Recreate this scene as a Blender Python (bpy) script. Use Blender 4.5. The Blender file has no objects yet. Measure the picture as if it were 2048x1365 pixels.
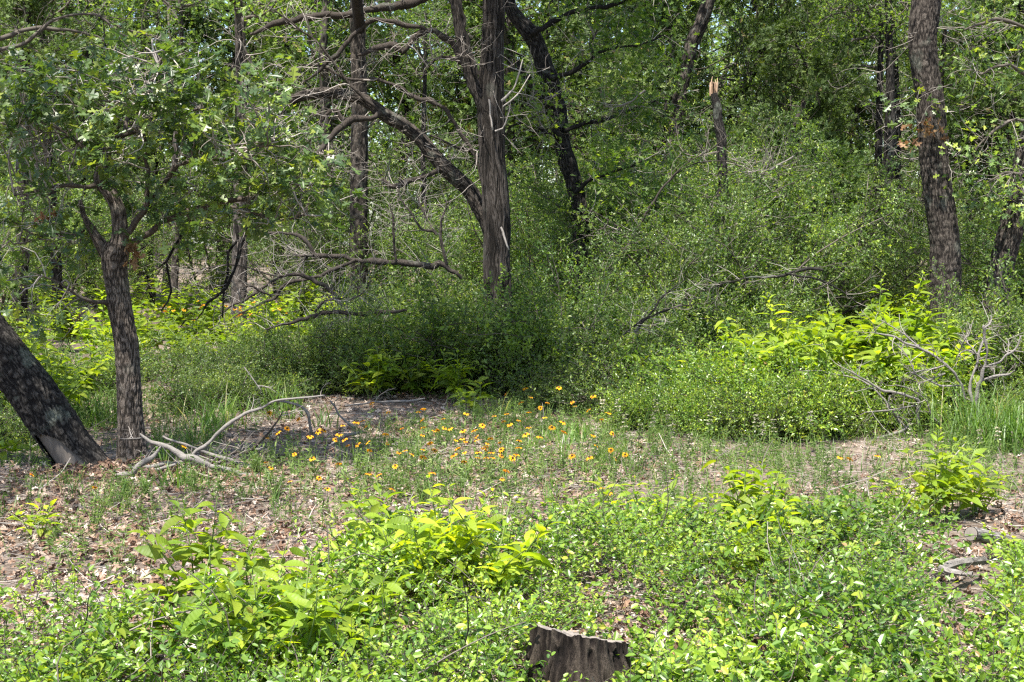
import bpy, math, random
import numpy as np
from mathutils import Matrix, Vector

random.seed(11)
rng = np.random.default_rng(11)
C = bpy.context.scene.collection
SC = bpy.context.scene

# ------------------------------------------------------------------ camera
FOC = 2844.0                      # focal length in photo pixels (2048 wide)
PITCH = math.atan(192.5 / FOC)
CAMZ = 1.6
cam_d = bpy.data.cameras.new('camera')
cam_d.sensor_width = 36.0
cam_d.lens = FOC / 2048 * 36.0
cam_d.clip_start = 0.1
cam_d.clip_end = 2000
cam = bpy.data.objects.new('camera', cam_d)
cam.location = (0, 0, CAMZ)
cam.rotation_euler = (math.pi / 2 - PITCH, 0, 0)
C.objects.link(cam)
SC.camera = cam

# ------------------------------------------------------------------ light
SUN_DIR = Vector((-0.16, -0.36, 0.92)).normalized()     # towards the sun
elev = math.asin(SUN_DIR.z)
world = bpy.data.worlds.new('World')
SC.world = world
world.use_nodes = True
wn = world.node_tree
wn.nodes.clear()
sky = wn.nodes.new('ShaderNodeTexSky')
sky.sky_type = 'NISHITA'
sky.sun_disc = False
sky.sun_elevation = elev
sky.sun_rotation = math.atan2(SUN_DIR.x, SUN_DIR.y)
sky.air_density = 1.0
sky.dust_density = 1.5
bg = wn.nodes.new('ShaderNodeBackground')
bg.inputs['Strength'].default_value = 0.118
wo = wn.nodes.new('ShaderNodeOutputWorld')
wn.links.new(sky.outputs[0], bg.inputs[0])
wn.links.new(bg.outputs[0], wo.inputs[0])
sd = bpy.data.lights.new('sun', 'SUN')
sd.energy = 5.0
sd.angle = math.radians(0.53)
sd.color = (1.0, 0.955, 0.88)
so = bpy.data.objects.new('sun', sd)
so.rotation_euler = SUN_DIR.to_track_quat('Z', 'Y').to_euler()
so.location = (0, 0, 40)
C.objects.link(so)
SC.view_settings.view_transform = 'Standard'
SC.view_settings.look = 'None'
SC.view_settings.gamma = 1
SC.view_settings.use_curve_mapping = False
SC.view_settings.exposure = 1.55
SC.render.engine = 'CYCLES'
cy = SC.cycles
cy.max_bounces = 7
cy.diffuse_bounces = 4
cy.glossy_bounces = 2
cy.transmission_bounces = 5
cy.transparent_max_bounces = 4
cy.caustics_reflective = False
cy.caustics_refractive = False
cy.sample_clamp_indirect = 6
cy.use_denoising = False
cy.filter_width = 1.3
SC.render.use_persistent_data = False

# ------------------------------------------------------------------ numeric helpers
def hash3(i, j, k, seed):
    h = (i.astype(np.int64) * 374761393 + j.astype(np.int64) * 668265263 + k.astype(np.int64) * 2147483647 + seed * 974634777) & 0xFFFFFFFF
    h = ((h ^ (h >> 13)) * 1274126177) & 0xFFFFFFFF
    h = h ^ (h >> 16)
    return (h & 0xFFFFFF) / float(0xFFFFFF)

def vnoise(p, seed=0):
    p = np.asarray(p, float)
    f = np.floor(p); t = p - f; t = t * t * (3 - 2 * t); f = f.astype(np.int64)
    r = 0
    for dx in (0, 1):
        wx = t[:, 0] if dx else 1 - t[:, 0]
        for dy in (0, 1):
            wy = t[:, 1] if dy else 1 - t[:, 1]
            for dz in (0, 1):
                wz = t[:, 2] if dz else 1 - t[:, 2]
                r = r + wx * wy * wz * hash3(f[:, 0] + dx, f[:, 1] + dy, f[:, 2] + dz, seed)
    return r

def fbm(p, seed=0, o=3):
    r = 0; a = 0.5; s = 0
    p = np.asarray(p, float)
    for i in range(o):
        r = r + a * vnoise(p, seed + i); s += a; a *= 0.5; p = p * 2.03
    return r / s

def gz(x, y):
    x = np.atleast_1d(np.asarray(x, float)); y = np.atleast_1d(np.asarray(y, float))
    n = fbm(np.stack([x * 0.35, y * 0.35, x * 0], 1), 5, 3) - 0.5
    z = 0.12 * n + 0.022 * np.clip(y - 20, 0, 50) ** 1.0
    return z

def P(px, py, d):
    """a point of the place: y = d metres in front of the camera, seen at that photo position"""
    u = (px - 1024) / FOC; v = (682.5 - py) / FOC
    cp, sp = math.cos(PITCH), math.sin(PITCH)
    dy = cp + v * sp; dz = -sp + v * cp
    t = d / dy
    return np.array([u * t, d, CAMZ + dz * t])

def proj(x, y, z):
    cp, sp = math.cos(PITCH), math.sin(PITCH)
    dz = z - CAMZ
    f = y * cp - dz * sp; v = y * sp + dz * cp
    return 1024 + FOC * x / f, 682.5 - FOC * v / f

def norm(v):
    v = np.asarray(v, float)
    return v / np.maximum(np.linalg.norm(v, axis=-1, keepdims=True), 1e-9)

# ------------------------------------------------------------------ geometry collector
class Geo:
    def __init__(self):
        self.V = []; self.F = []; self.T = []; self.n = 0; self.hard = False
    def add(self, V, faces, tint=None):
        V = np.asarray(V, float).reshape(-1, 3)
        for f in faces:
            f = np.asarray(f, np.int64)
            if len(f): self.F.append(f + self.n)
        self.V.append(V)
        self.T.append(np.full(len(V), 0.5) if tint is None else np.broadcast_to(np.asarray(tint, float), (len(V),)).copy())
        self.n += len(V)
    def mesh(self, name, mat, smooth=True):
        me = bpy.data.meshes.new(name)
        if self.n:
            V = np.concatenate(self.V); T = np.concatenate(self.T)
            loops = np.concatenate([f.reshape(-1) for f in self.F])
            tot = np.concatenate([np.full(len(f), f.shape[1]) for f in self.F])
            start = np.concatenate([[0], np.cumsum(tot)[:-1]])
            me.vertices.add(len(V)); me.vertices.foreach_set('co', V.reshape(-1))
            me.loops.add(len(loops)); me.loops.foreach_set('vertex_index', loops.astype(np.int32))
            me.polygons.add(len(tot)); me.polygons.foreach_set('loop_start', start.astype(np.int32))
            me.polygons.foreach_set('use_smooth', np.full(len(tot), bool(smooth)))
            a = me.attributes.new('tint', 'FLOAT', 'POINT'); a.data.foreach_set('value', T.astype(np.float32))
            me.update(calc_edges=True)
        me.materials.append(mat)
        return me
    def obj(self, name, mat, parent=None, smooth=True, **kw):
        return link(name, self.mesh(name, mat, smooth), parent, **kw)

def link(name, me, parent=None, loc=None, kind=None, label=None):
    o = bpy.data.objects.new(name, me)
    C.objects.link(o)
    if parent is not None:
        o.parent = parent
        l = parent.location
        if loc is None: o.location = (-l[0], -l[1], -l[2]) if WORLDSPACE.get(parent.name) else (0, 0, 0)
    if loc is not None: o.location = loc
    if kind: o['kind'] = kind
    if label: o['label'] = label
    return o
WORLDSPACE = {}

def thing(name, label, cat, loc=(0, 0, 0), group=None, rz=0, world_parts=True):
    o = bpy.data.objects.new(name, None)
    o.empty_display_size = 0.1
    C.objects.link(o)
    o.location = [float(v) for v in loc]
    o.rotation_euler = (0, 0, rz)
    o['label'] = label; o['category'] = cat
    if group: o['group'] = group
    WORLDSPACE[o.name] = world_parts and rz == 0
    return o

def tag(o, label, cat, group=None):
    o['label'] = label; o['category'] = cat
    if group: o['group'] = group
    return o

def catmull(pts, step):
    p = np.asarray(pts, float)
    if len(p) < 3:
        n = max(2, int(np.linalg.norm(p[-1, :3] - p[0, :3]) / step) + 1)
        t = np.linspace(0, 1, n)[:, None]
        return p[0] * (1 - t) + p[-1] * t
    q = np.vstack([2 * p[0] - p[1], p, 2 * p[-1] - p[-2]])
    out = []
    for i in range(1, len(q) - 2):
        n = max(1, int(np.linalg.norm(q[i + 1, :3] - q[i, :3]) / step))
        t = (np.arange(n) / n)[:, None]
        a, b, c, d = q[i - 1], q[i], q[i + 1], q[i + 2]
        out.append(0.5 * (2 * b + (c - a) * t + (2 * a - 5 * b + 4 * c - d) * t ** 2 + (3 * b - a - 3 * c + d) * t ** 3))
    out.append(q[-2][None])
    return np.concatenate(out)

def frames(path):
    n = len(path)
    T = norm(np.gradient(path, axis=0))
    N = np.zeros_like(T)
    a = np.array([1.0, 0, 0]) if abs(T[0][0]) < 0.8 else np.array([0, 1.0, 0])
    v = a - T[0] * a.dot(T[0]); v /= np.linalg.norm(v)
    N[0] = v
    for i in range(1, n):
        v = v - T[i] * v.dot(T[i]); l = math.sqrt(v.dot(v)) or 1; v = v / l
        N[i] = v
    return T, N, np.cross(T, N)

def tube(g, path, rad, sides=5, tint=0.5):
    path = np.asarray(path, float); n = len(path)
    rad = np.broadcast_to(rad, (n,))
    T, N, B = frames(path)
    th = np.linspace(0, 2 * math.pi, sides, endpoint=False)
    V = path[:, None] + rad[:, None, None] * (np.cos(th)[None, :, None] * N[:, None] + np.sin(th)[None, :, None] * B[:, None])
    i = np.arange(n - 1)[:, None] * sides; j = np.arange(sides)[None]; j2 = (j + 1) % sides
    F = np.stack([i + j, i + j2, i + sides + j2, i + sides + j], -1).reshape(-1, 4)
    V = V.reshape(-1, 3)
    V = np.vstack([V, path[-1] + T[-1] * rad[-1] * 0.6])
    k = (n - 1) * sides
    cap = np.stack([k + np.arange(sides), k + (np.arange(sides) + 1) % sides, np.full(sides, n * sides)], -1)
    g.add(V, [F, cap], tint)

def bark_tube(g, pts, step=0.035, sides=40, amp=0.012, fa=9.0, fz=2.2, seed=0, flare=0.0, mask=None, g2=None, lump=0.06):
    """pts: (x,y,z,r) control points. A trunk with furrowed bark as real relief."""
    q = catmull(pts, step)
    path, rad = q[:, :3], q[:, 3].copy()
    n = len(path)
    s = np.concatenate([[0], np.cumsum(np.linalg.norm(np.diff(path, axis=0), axis=1))])
    rad = rad * (1 + flare * np.exp(-s / 0.22))
    T, N, B = frames(path)
    th = np.linspace(0, 2 * math.pi, sides, endpoint=False)
    S, TH = np.meshgrid(s, th, indexing='ij')
    ring = np.stack([np.cos(TH), np.sin(TH)], -1)
    wob = fbm(np.stack([ring[..., 0] * 1.3, ring[..., 1] * 1.3, S * 0.9], -1).reshape(-1, 3), seed, 3).reshape(S.shape) - 0.5
    warp = (fbm(np.stack([ring[..., 0] * 3, ring[..., 1] * 3, S * 6], -1).reshape(-1, 3), seed + 7, 2).reshape(S.shape) - 0.5) * 0.9
    a = np.stack([np.cos(TH + warp * 0.5) * fa, np.sin(TH + warp * 0.5) * fa, S * fz], -1).reshape(-1, 3)
    r1 = np.clip(np.abs(2 * vnoise(a, seed + 3) - 1) * 2.6, 0, 1)
    b = a * np.array([1.9, 1.9, 2.0]) + 7.3
    r2 = np.clip(np.abs(2 * vnoise(b, seed + 5) - 1) * 2.2, 0, 1)
    h = (0.62 * r1 + 0.38 * r2 * (.4 + .6 * r1)).reshape(S.shape)
    R = rad[:, None] * (1 + lump * 2 * wob) + amp * (h - 0.5)
    tint = np.clip((h - .25) / .65, 0, 1)        # furrow depth: bark's own tone, with furrow shading put into the colour
    if flare:
        lob = 1 + 0.16 * np.cos(TH * 5 + 2 * wob) * np.exp(-S / 0.16)
        R = R * lob
    V = path[:, None] + R[..., None] * (ring[..., 0:1] * N[:, None] + ring[..., 1:2] * B[:, None])
    i = np.arange(n - 1)[:, None] * sides; j = np.arange(sides)[None]; j2 = (j + 1) % sides
    F = np.stack([i + j, i + j2, i + sides + j2, i + sides + j], -1).reshape(-1, 4)
    V = V.reshape(-1, 3); tf = tint.reshape(-1)
    if mask is not None:
        mk = mask(V, S.reshape(-1), TH.reshape(-1))
        fm = mk[F].all(1)
        # exposed wood sits below the bark
        c = np.repeat(path, sides, 0)
        Vw = c + norm(V - c) * (np.repeat(rad, sides) * 0.90)[:, None]
        g.add(V, [F[~fm]], tf)
        lo = np.where((mk)[:, None], Vw, Vw * 0.9 + c * 0.1)
        near = mk.copy()
        for _ in range(3):
            m2 = near.reshape(n, sides); m2 = m2 | np.roll(m2, 1, 1) | np.roll(m2, -1, 1)
            m2[1:] |= m2[:-1]; m2[:-1] |= m2[1:]; near = m2.reshape(-1)
        g2.add(Vw, [F[near[F].all(1)]], 0.5)
    else:
        g.add(V, [F], tf)
    return path, rad

# ------------------------------------------------------------------ leaf shapes: x length, y width, z up
def t_hex(w=0.5, bend=0.08, fold=0.12):
    V = np.array([[0, 0, 0], [.3, -w * .5, fold * w], [.75, -w * .42, fold * w - bend * .5], [1, 0, -bend], [.75, w * .42, fold * w - bend * .5], [.3, w * .5, fold * w]], float)
    return V, [np.array([[0, 1, 2, 3], [0, 3, 4, 5]])]
def t_rhomb(w=0.5, fold=0.1):
    V = np.array([[0, 0, 0], [.45, -w * .5, fold], [1, 0, -.05], [.45, w * .5, fold]], float)
    return V, [np.array([[0, 1, 2], [0, 2, 3]])]
def t_oak(w=0.7):
    half = [(0, .015), (.14, .03), (.26, .17), (.32, .15), (.36, .06), (.44, .07), (.54, .40), (.64, .44), (.66, .26), (.70, .08), (.84, .24), (.95, .17), (1.0, .05)]
    r = [(x, -y * w / .7, -0.10 * x * x + y * .14) for x, y in half]
    l = [(x, y * w / .7, -0.10 * x * x + y * .14) for x, y in half]
    mid = [(1.02, 0, -.1), (0, 0, 0)]
    V = np.array(r + l + mid, float); n = len(half)
    return V, [np.array([list(range(n)) + [2 * n, 2 * n + 1]]), np.array([list(range(2 * n - 1, n - 1, -1)) + [2 * n + 1, 2 * n]])]
def t_oak_lo(w=0.7):
    half = [(.1, .03), (.3, .17), (.42, .06), (.6, .44), (.72, .09), (.93, .22)]
    r = [(x, -y, -0.1 * x * x + y * .12) for x, y in half]; l = [(x, y, -0.1 * x * x + y * .12) for x, y in half]
    V = np.array(r + l + [(1, 0, -.1), (0, 0, 0)], float); n = len(half)
    return V, [np.array([list(range(n)) + [2 * n, 2 * n + 1]]), np.array([list(range(2 * n - 1, n - 1, -1)) + [2 * n + 1, 2 * n]])]
def t_curl(seed):
    r = np.random.default_rng(seed)
    V, F = t_oak_lo()
    V = V.copy(); V[:, 2] = 0.30 * np.sin(V[:, 0] * 3 + r.uniform(0, 3)) * 0.7 + np.abs(V[:, 1]) * r.uniform(-.5, .9) + 0.1
    V[:, 0] -= .5
    return V, F
def t_blade():
    V = np.array([[0, -.5, 0], [0, .5, 0], [.35, -.42, .02], [.35, .42, .02], [.7, -.28, -.06], [.7, .28, -.06], [1, 0, -.22]], float)
    return V, [np.array([[0, 2, 3, 1], [2, 4, 5, 3]]), np.array([[4, 6, 5]])]
def t_stick():
    th = np.array([0, 2.1, 4.2])
    a = np.stack([np.zeros(3), np.cos(th) * .5, np.sin(th) * .5], 1)
    m = np.stack([np.full(3, .5), np.cos(th) * .42 + .6, np.sin(th) * .42], 1)
    b = np.stack([np.ones(3), np.cos(th) * .25, np.sin(th) * .25], 1)
    V = np.vstack([a, m, b]); F = []
    for k in (0, 3):
        for j in range(3): F.append([k + j, k + (j + 1) % 3, k + 3 + (j + 1) % 3, k + 3 + j])
    return V, [np.array(F)]
def t_spray(n=7, seed=1):
    """a feathery cedar spray: slim overlapping green blades"""
    r = np.random.default_rng(seed); V = []; F = []
    for k in range(n):
        t = k / n
        base = np.array([t * .75, 0, 0]); s = 1 if k % 2 else -1
        ang = s * r.uniform(.35, .8); L = r.uniform(.3, .5) * (1.15 - t * .6)
        d = np.array([math.cos(ang), math.sin(ang), r.uniform(-.35, .35)]); d /= np.linalg.norm(d)
        p = np.array([-d[1], d[0], r.uniform(-.5, .5)]) * .045
        o = len(V)
        V += [base - p, base + p, base + d * L * .6 + p * 1.3, base + d * L, base + d * L * .6 - p * 1.3]
        F.append([o, o + 1, o + 2, o + 3, o + 4])
    return np.array(V), [np.array(F)]

def place(g, tmpl, pos, X, Z, sl, sw=None, sz=None, tint=None):
    V0, F0 = tmpl; m = len(pos)
    if m == 0: return
    pos = np.asarray(pos, float)
    X = norm(X); Z = Z - X * (Z * X).sum(1, keepdims=True); Z = norm(Z); Y = np.cross(Z, X)
    sl = np.broadcast_to(sl, (m,)); sw = sl if sw is None else np.broadcast_to(sw, (m,)); sz = sl if sz is None else np.broadcast_to(sz, (m,))
    V = pos[:, None] + V0[None, :, 0:1] * (X * sl[:, None])[:, None] + V0[None, :, 1:2] * (Y * sw[:, None])[:, None] + V0[None, :, 2:3] * (Z * sz[:, None])[:, None]
    nv = len(V0); off = (np.arange(m) * nv)[:, None, None]
    F = [(f[None] + off).reshape(-1, f.shape[1]) for f in F0]
    t = rng.random(m) if tint is None else np.broadcast_to(tint, (m,))
    g.add(V.reshape(-1, 3), F, np.repeat(t, nv))

def rdirs(m, up=0.0, flat=1.0, r=None):
    r = r or rng
    v = r.normal(size=(m, 3)); v[:, 2] *= flat; v[:, 2] += up
    return norm(v)

# ------------------------------------------------------------------ materials
def newmat(name):
    m = bpy.data.materials.new(name); m.use_nodes = True
    nt = m.node_tree; nt.nodes.clear()
    return m, nt, nt.nodes.new('ShaderNodeOutputMaterial')
def ramp(nt, stops):
    r = nt.nodes.new('ShaderNodeValToRGB')
    e = r.color_ramp.elements
    while len(e) < len(stops): e.new(0.5)
    for i, (p, c) in enumerate(stops):
        e[i].position = p; e[i].color = (*c, 1)
    return r
def leafmat(name, stops, trans, tf=0.4, rough=0.45, spec=0.5, big=1.6, veins=False):
    m, nt, out = newmat(name); L = nt.links.new
    at = nt.nodes.new('ShaderNodeAttribute'); at.attribute_name = 'tint'
    rp = ramp(nt, stops); L(at.outputs['Fac'], rp.inputs[0])
    geo = nt.nodes.new('ShaderNodeNewGeometry')
    ns = nt.nodes.new('ShaderNodeTexNoise'); ns.inputs['Scale'].default_value = big; ns.inputs['Detail'].default_value = 3
    L(geo.outputs['Position'], ns.inputs['Vector'])
    hsv = nt.nodes.new('ShaderNodeHueSaturation')
    mr = nt.nodes.new('ShaderNodeMapRange'); mr.inputs['From Min'].default_value = .3; mr.inputs['From Max'].default_value = .7
    mr.inputs['To Min'].default_value = mr.inputs['To Min'].default_value = .6; mr.inputs['To Max'].default_value = 1.35
    oi = nt.nodes.new('ShaderNodeObjectInfo')
    mo = nt.nodes.new('ShaderNodeMapRange'); mo.inputs['To Min'].default_value = .78; mo.inputs['To Max'].default_value = 1.3
    L(oi.outputs['Random'], mo.inputs[0]); mm = nt.nodes.new('ShaderNodeMath'); mm.operation = 'MULTIPLY'
    L(ns.outputs['Fac'], mr.inputs[0]); L(mr.outputs[0], mm.inputs[0]); L(mo.outputs[0], mm.inputs[1]); L(mm.outputs[0], hsv.inputs['Value']); L(rp.outputs[0], hsv.inputs['Color'])
    mh = nt.nodes.new('ShaderNodeMapRange'); mh.inputs['From Min'].default_value = .3; mh.inputs['From Max'].default_value = .7
    mh.inputs['To Min'].default_value = .515; mh.inputs['To Max'].default_value = .485
    L(ns.outputs['Fac'], mh.inputs[0]); L(mh.outputs[0], hsv.inputs['Hue'])
    col = hsv.outputs[0]
    pb = nt.nodes.new('ShaderNodeBsdfPrincipled'); pb.inputs['Roughness'].default_value = rough
    pb.inputs['Specular IOR Level'].default_value = spec
    L(col, pb.inputs['Base Color'])
    tr = nt.nodes.new('ShaderNodeBsdfTranslucent')
    mx = nt.nodes.new('ShaderNodeMix'); mx.data_type = 'RGBA'; mx.blend_type = 'MULTIPLY'; mx.inputs['Factor'].default_value = 1
    L(col, mx.inputs['A']); mx.inputs['B'].default_value = (*trans, 1)
    L(mx.outputs['Result'], tr.inputs['Color'])
    ms = nt.nodes.new('ShaderNodeMixShader'); ms.inputs[0].default_value = tf
    L(pb.outputs[0], ms.inputs[1]); L(tr.outputs[0], ms.inputs[2]); L(ms.outputs[0], out.inputs['Surface'])
    if veins:
        tc = nt.nodes.new('ShaderNodeTexCoord'); wv = nt.nodes.new('ShaderNodeTexWave')
        mp = nt.nodes.new('ShaderNodeMapping'); L(tc.outputs['Object'], mp.inputs[0]); wv.inputs['Scale'].default_value = 2.4
        wv.inputs['Distortion'].default_value = 1.2
        L(mp.outputs[0], wv.inputs['Vector'])
        bp = nt.nodes.new('ShaderNodeBump'); bp.inputs['Strength'].default_value = .15; bp.inputs['Distance'].default_value = .01
        L(wv.outputs['Fac'], bp.inputs['Height']); L(bp.outputs[0], pb.inputs['Normal'])
    return m
def barkmat(name, dark, mid, light, sc=14.0, zs=0.22, bump=0.6, lichen=0.0, dist=0.01):
    m, nt, out = newmat(name); L = nt.links.new
    geo = nt.nodes.new('ShaderNodeNewGeometry')
    mp = nt.nodes.new('ShaderNodeMapping'); mp.inputs['Scale'].default_value = (1, 1, zs)
    L(geo.outputs['Position'], mp.inputs[0])
    n1 = nt.nodes.new('ShaderNodeTexNoise'); n1.inputs['Scale'].default_value = sc * 7; n1.inputs['Detail'].default_value = 5; n1.inputs['Roughness'].default_value = .65
    L(mp.outputs[0], n1.inputs['Vector'])
    at = nt.nodes.new('ShaderNodeAttribute'); at.attribute_name = 'tint'
    ad = nt.nodes.new('ShaderNodeMath'); ad.operation = 'MULTIPLY_ADD'; ad.inputs[1].default_value = .34
    mb = nt.nodes.new('ShaderNodeMath'); mb.operation = 'MULTIPLY'; mb.inputs[1].default_value = .42
    L(at.outputs['Fac'], mb.inputs[0]); L(n1.outputs['Fac'], ad.inputs[0]); L(mb.outputs[0], ad.inputs[2])
    rp = ramp(nt, [(.16, dark), (.38, mid), (.66, light)]); L(ad.outputs[0], rp.inputs[0])
    col = rp.outputs[0]
    if lichen > 0:
        n3 = nt.nodes.new('ShaderNodeTexNoise'); n3.inputs['Scale'].default_value = 4.5; n3.inputs['Detail'].default_value = 6
        L(geo.outputs['Position'], n3.inputs['Vector'])
        r3 = ramp(nt, [(.60, (0, 0, 0)), (.68, (lichen,) * 3)]); L(n3.outputs['Fac'], r3.inputs[0])
        mx = nt.nodes.new('ShaderNodeMix'); mx.data_type = 'RGBA'; L(r3.outputs[0], mx.inputs['Factor']); L(col, mx.inputs['A'])
        mx.inputs['B'].default_value = (.22, .25, .20, 1); col = mx.outputs['Result']
    pb = nt.nodes.new('ShaderNodeBsdfPrincipled'); pb.inputs['Roughness'].default_value = .9; pb.inputs['Specular IOR Level'].default_value = .2
    L(col, pb.inputs['Base Color'])
    bp = nt.nodes.new('ShaderNodeBump'); bp.inputs['Strength'].default_value = bump; bp.inputs['Distance'].default_value = dist
    L(n1.outputs['Fac'], bp.inputs['Height']); L(bp.outputs[0], pb.inputs['Normal']); L(pb.outputs[0], out.inputs['Surface'])
    return m
def plainmat(name, stops, rough=.85, scale=30.0, spec=.25):
    m, nt, out = newmat(name); L = nt.links.new
    at = nt.nodes.new('ShaderNodeAttribute'); at.attribute_name = 'tint'
    ns = nt.nodes.new('ShaderNodeTexNoise'); ns.inputs['Scale'].default_value = scale; ns.inputs['Detail'].default_value = 4
    geo = nt.nodes.new('ShaderNodeNewGeometry'); L(geo.outputs['Position'], ns.inputs['Vector'])
    ad = nt.nodes.new('ShaderNodeMath'); ad.operation = 'MULTIPLY_ADD'; ad.inputs[1].default_value = .5
    sb = nt.nodes.new('ShaderNodeMath'); sb.operation = 'SUBTRACT'; sb.inputs[1].default_value = .25
    L(ns.outputs['Fac'], ad.inputs[0]); L(at.outputs['Fac'], sb.inputs[0]); L(sb.outputs[0], ad.inputs[2])
    rp = ramp(nt, stops); L(ad.outputs[0], rp.inputs[0])
    pb = nt.nodes.new('ShaderNodeBsdfPrincipled'); pb.inputs['Roughness'].default_value = rough; pb.inputs['Specular IOR Level'].default_value = spec
    L(rp.outputs[0], pb.inputs['Base Color']); L(pb.outputs[0], out.inputs['Surface'])
    return m

M = {}
M['oakleaf'] = leafmat('oak_leaf', [(0, (.050, .092, .028)), (.5, (.085, .142, .038)), (.8, (.135, .195, .036)), (1, (.22, .26, .034))], (2.0, 2.05, .75), .36, .40, .6)
M['farleaf'] = leafmat('woodland_leaf', [(0, (.050, .092, .024)), (.5, (.092, .156, .032)), (1, (.180, .240, .038))], (2.1, 2.15, .8), .46, .5, .4, big=.35)
M['yaupon'] = leafmat('yaupon_leaf', [(0, (.038, .078, .020)), (.45, (.082, .142, .028)), (.75, (.150, .215, .030)), (1, (.24, .28, .035))], (2.0, 2.1, .7), .36, .46, .5)
M['cover'] = leafmat('low_shrub_leaf', [(0, (.035, .085, .018)), (.35, (.095, .175, .024)), (.75, (.185, .270, .030)), (.96, (.31, .345, .038)), (1, (.26, .17, .07))], (1.9, 1.9, .6), .38, .38, .6, big=1.1)
M['berry'] = leafmat('beautyberry_leaf', [(0, (.120, .190, .018)), (.6, (.165, .240, .020)), (1, (.23, .285, .026))], (2.2, 2.1, .6), .48, .52, .35, big=.8, veins=True)
M['herb'] = leafmat('herb_leaf', [(0, (.075, .135, .03)), (.6, (.12, .19, .045)), (1, (.19, .25, .075))], (1.9, 2.0, .8), .35, .5, .3)
M['grass'] = leafmat('grass_blade', [(0, (.06, .125, .022)), (.7, (.105, .185, .035)), (.93, (.18, .24, .06)), (1, (.32, .29, .14))], (1.9, 2.0, .8), .4, .45, .4)
M['cedar'] = leafmat('cedar_foliage', [(0, (.036, .062, .018)), (.5, (.062, .100, .022)), (.9, (.110, .150, .028)), (1, (.17, .13, .05))], (1.8, 2.0, .8), .25, .6, .3, big=.5)
M['oakbark'] = barkmat('oak_bark', (.009, .007, .006), (.043, .035, .029), (.115, .098, .082), 10, .35, 1.0, .2, .02)
M['darkbark'] = barkmat('dark_oak_bark', (.005, .004, .004), (.019, .017, .015), (.070, .063, .056), 10, .35, 1.0, .35, .02)
M['cedarbark'] = barkmat('cedar_bark', (.006, .005, .004), (.027, .022, .018), (.088, .076, .067), 14, .06, 1.0, .1, .02)
M['farbark'] = barkmat('far_bark', (.016, .013, .011), (.055, .046, .040), (.13, .112, .097), 8, .25, .6, .15)
M['twig'] = plainmat('dead_twig', [(0, (.09, .075, .062)), (.5, (.20, .175, .152)), (1, (.36, .325, .29))])
M['darktwig'] = plainmat('live_twig', [(0, (.035, .030, .024)), (.5, (.085, .072, .058)), (1, (.19, .165, .14))])
M['drywood'] = barkmat('weathered_wood', (.045, .039, .034), (.17, .155, .14), (.33, .31, .285), 12, 1.0, .7, .0)
M['barewood'] = barkmat('bare_wood', (.04, .033, .027), (.125, .108, .092), (.25, .22, .19), 8, .12, .35, .0)
M['litter'] = plainmat('leaf_litter', [(0, (.085, .045, .028)), (.35, (.20, .125, .082)), (.65, (.31, .235, .18)), (1, (.44, .38, .32))], .8, 12)
M['brown'] = leafmat('withered_leaf', [(0, (.11, .055, .028)), (.6, (.19, .105, .05)), (1, (.28, .18, .095))], (1.5, 1.2, .9), .3, .6, .2)
M['petal'] = leafmat('flower_petal', [(0, (.62, .24, .006)), (.6, (.74, .36, .008)), (1, (.80, .50, .02))], (1.0, .95, .8), .3, .6, .2, big=3)
M['disc'] = plainmat('flower_disc', [(0, (.03, .013, .008)), (1, (.09, .035, .018))], .9)
M['mint'] = leafmat('pale_bract', [(0, (.17, .17, .10)), (.6, (.28, .27, .18)), (1, (.38, .35, .28))], (1.2, 1.2, 1.0), .3, .6, .2)
M['greenstem'] = plainmat('green_stem', [(0, (.08, .13, .03)), (1, (.17, .22, .07))])
M['stump'] = barkmat('stump_bark', (.003, .002, .002), (.018, .013, .010), (.12, .095, .073), 26, .10, 1.0, .0, .02)
M['youngbark'] = barkmat('young_oak_bark', (.016, .013, .010), (.075, .060, .048), (.18, .152, .128), 10, .35, 1.0, .1, .02)
M['splinter'] = plainmat('torn_wood', [(0, (.13, .085, .055)), (1, (.34, .235, .155))], .8, 60)

def groundmat():
    m, nt, out = newmat('forest_floor'); L = nt.links.new
    geo = nt.nodes.new('ShaderNodeNewGeometry')
    def noise(s, d=6, r=.6):
        n = nt.nodes.new('ShaderNodeTexNoise'); n.inputs['Scale'].default_value = s; n.inputs['Detail'].default_value = d; n.inputs['Roughness'].default_value = r
        L(geo.outputs['Position'], n.inputs['Vector']); return n
    n1 = noise(26, 8, .7); n2 = noise(1.2, 5); n3 = noise(140, 3, .6)
    r1 = ramp(nt, [(.28, (.045, .034, .026)), (.43, (.13, .106, .086)), (.57, (.235, .204, .176)), (.75, (.37, .342, .31))]); L(n1.outputs['Fac'], r1.inputs[0])
    r2 = ramp(nt, [(.35, (.62, .56, .52)), (.65, (1.12, 1.04, .98))]); L(n2.outputs['Fac'], r2.inputs[0])
    mx = nt.nodes.new('ShaderNodeMix'); mx.data_type = 'RGBA'; mx.blend_type = 'MULTIPLY'; mx.inputs['Factor'].default_value = 1
    L(r1.outputs[0], mx.inputs['A']); L(r2.outputs[0], mx.inputs['B'])
    pb = nt.nodes.new('ShaderNodeBsdfPrincipled'); pb.inputs['Roughness'].default_value = .95; pb.inputs['Specular IOR Level'].default_value = .15
    L(mx.outputs['Result'], pb.inputs['Base Color'])
    bp = nt.nodes.new('ShaderNodeBump'); bp.inputs['Strength'].default_value = .9; bp.inputs['Distance'].default_value = .03
    ad = nt.nodes.new('ShaderNodeMath'); ad.operation = 'MULTIPLY_ADD'; ad.inputs[1].default_value = .3
    L(n3.outputs['Fac'], ad.inputs[0]); L(n1.outputs['Fac'], ad.inputs[2])
    L(ad.outputs[0], bp.inputs['Height']); L(bp.outputs[0], pb.inputs['Normal']); L(pb.outputs[0], out.inputs['Surface'])
    return m
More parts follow.
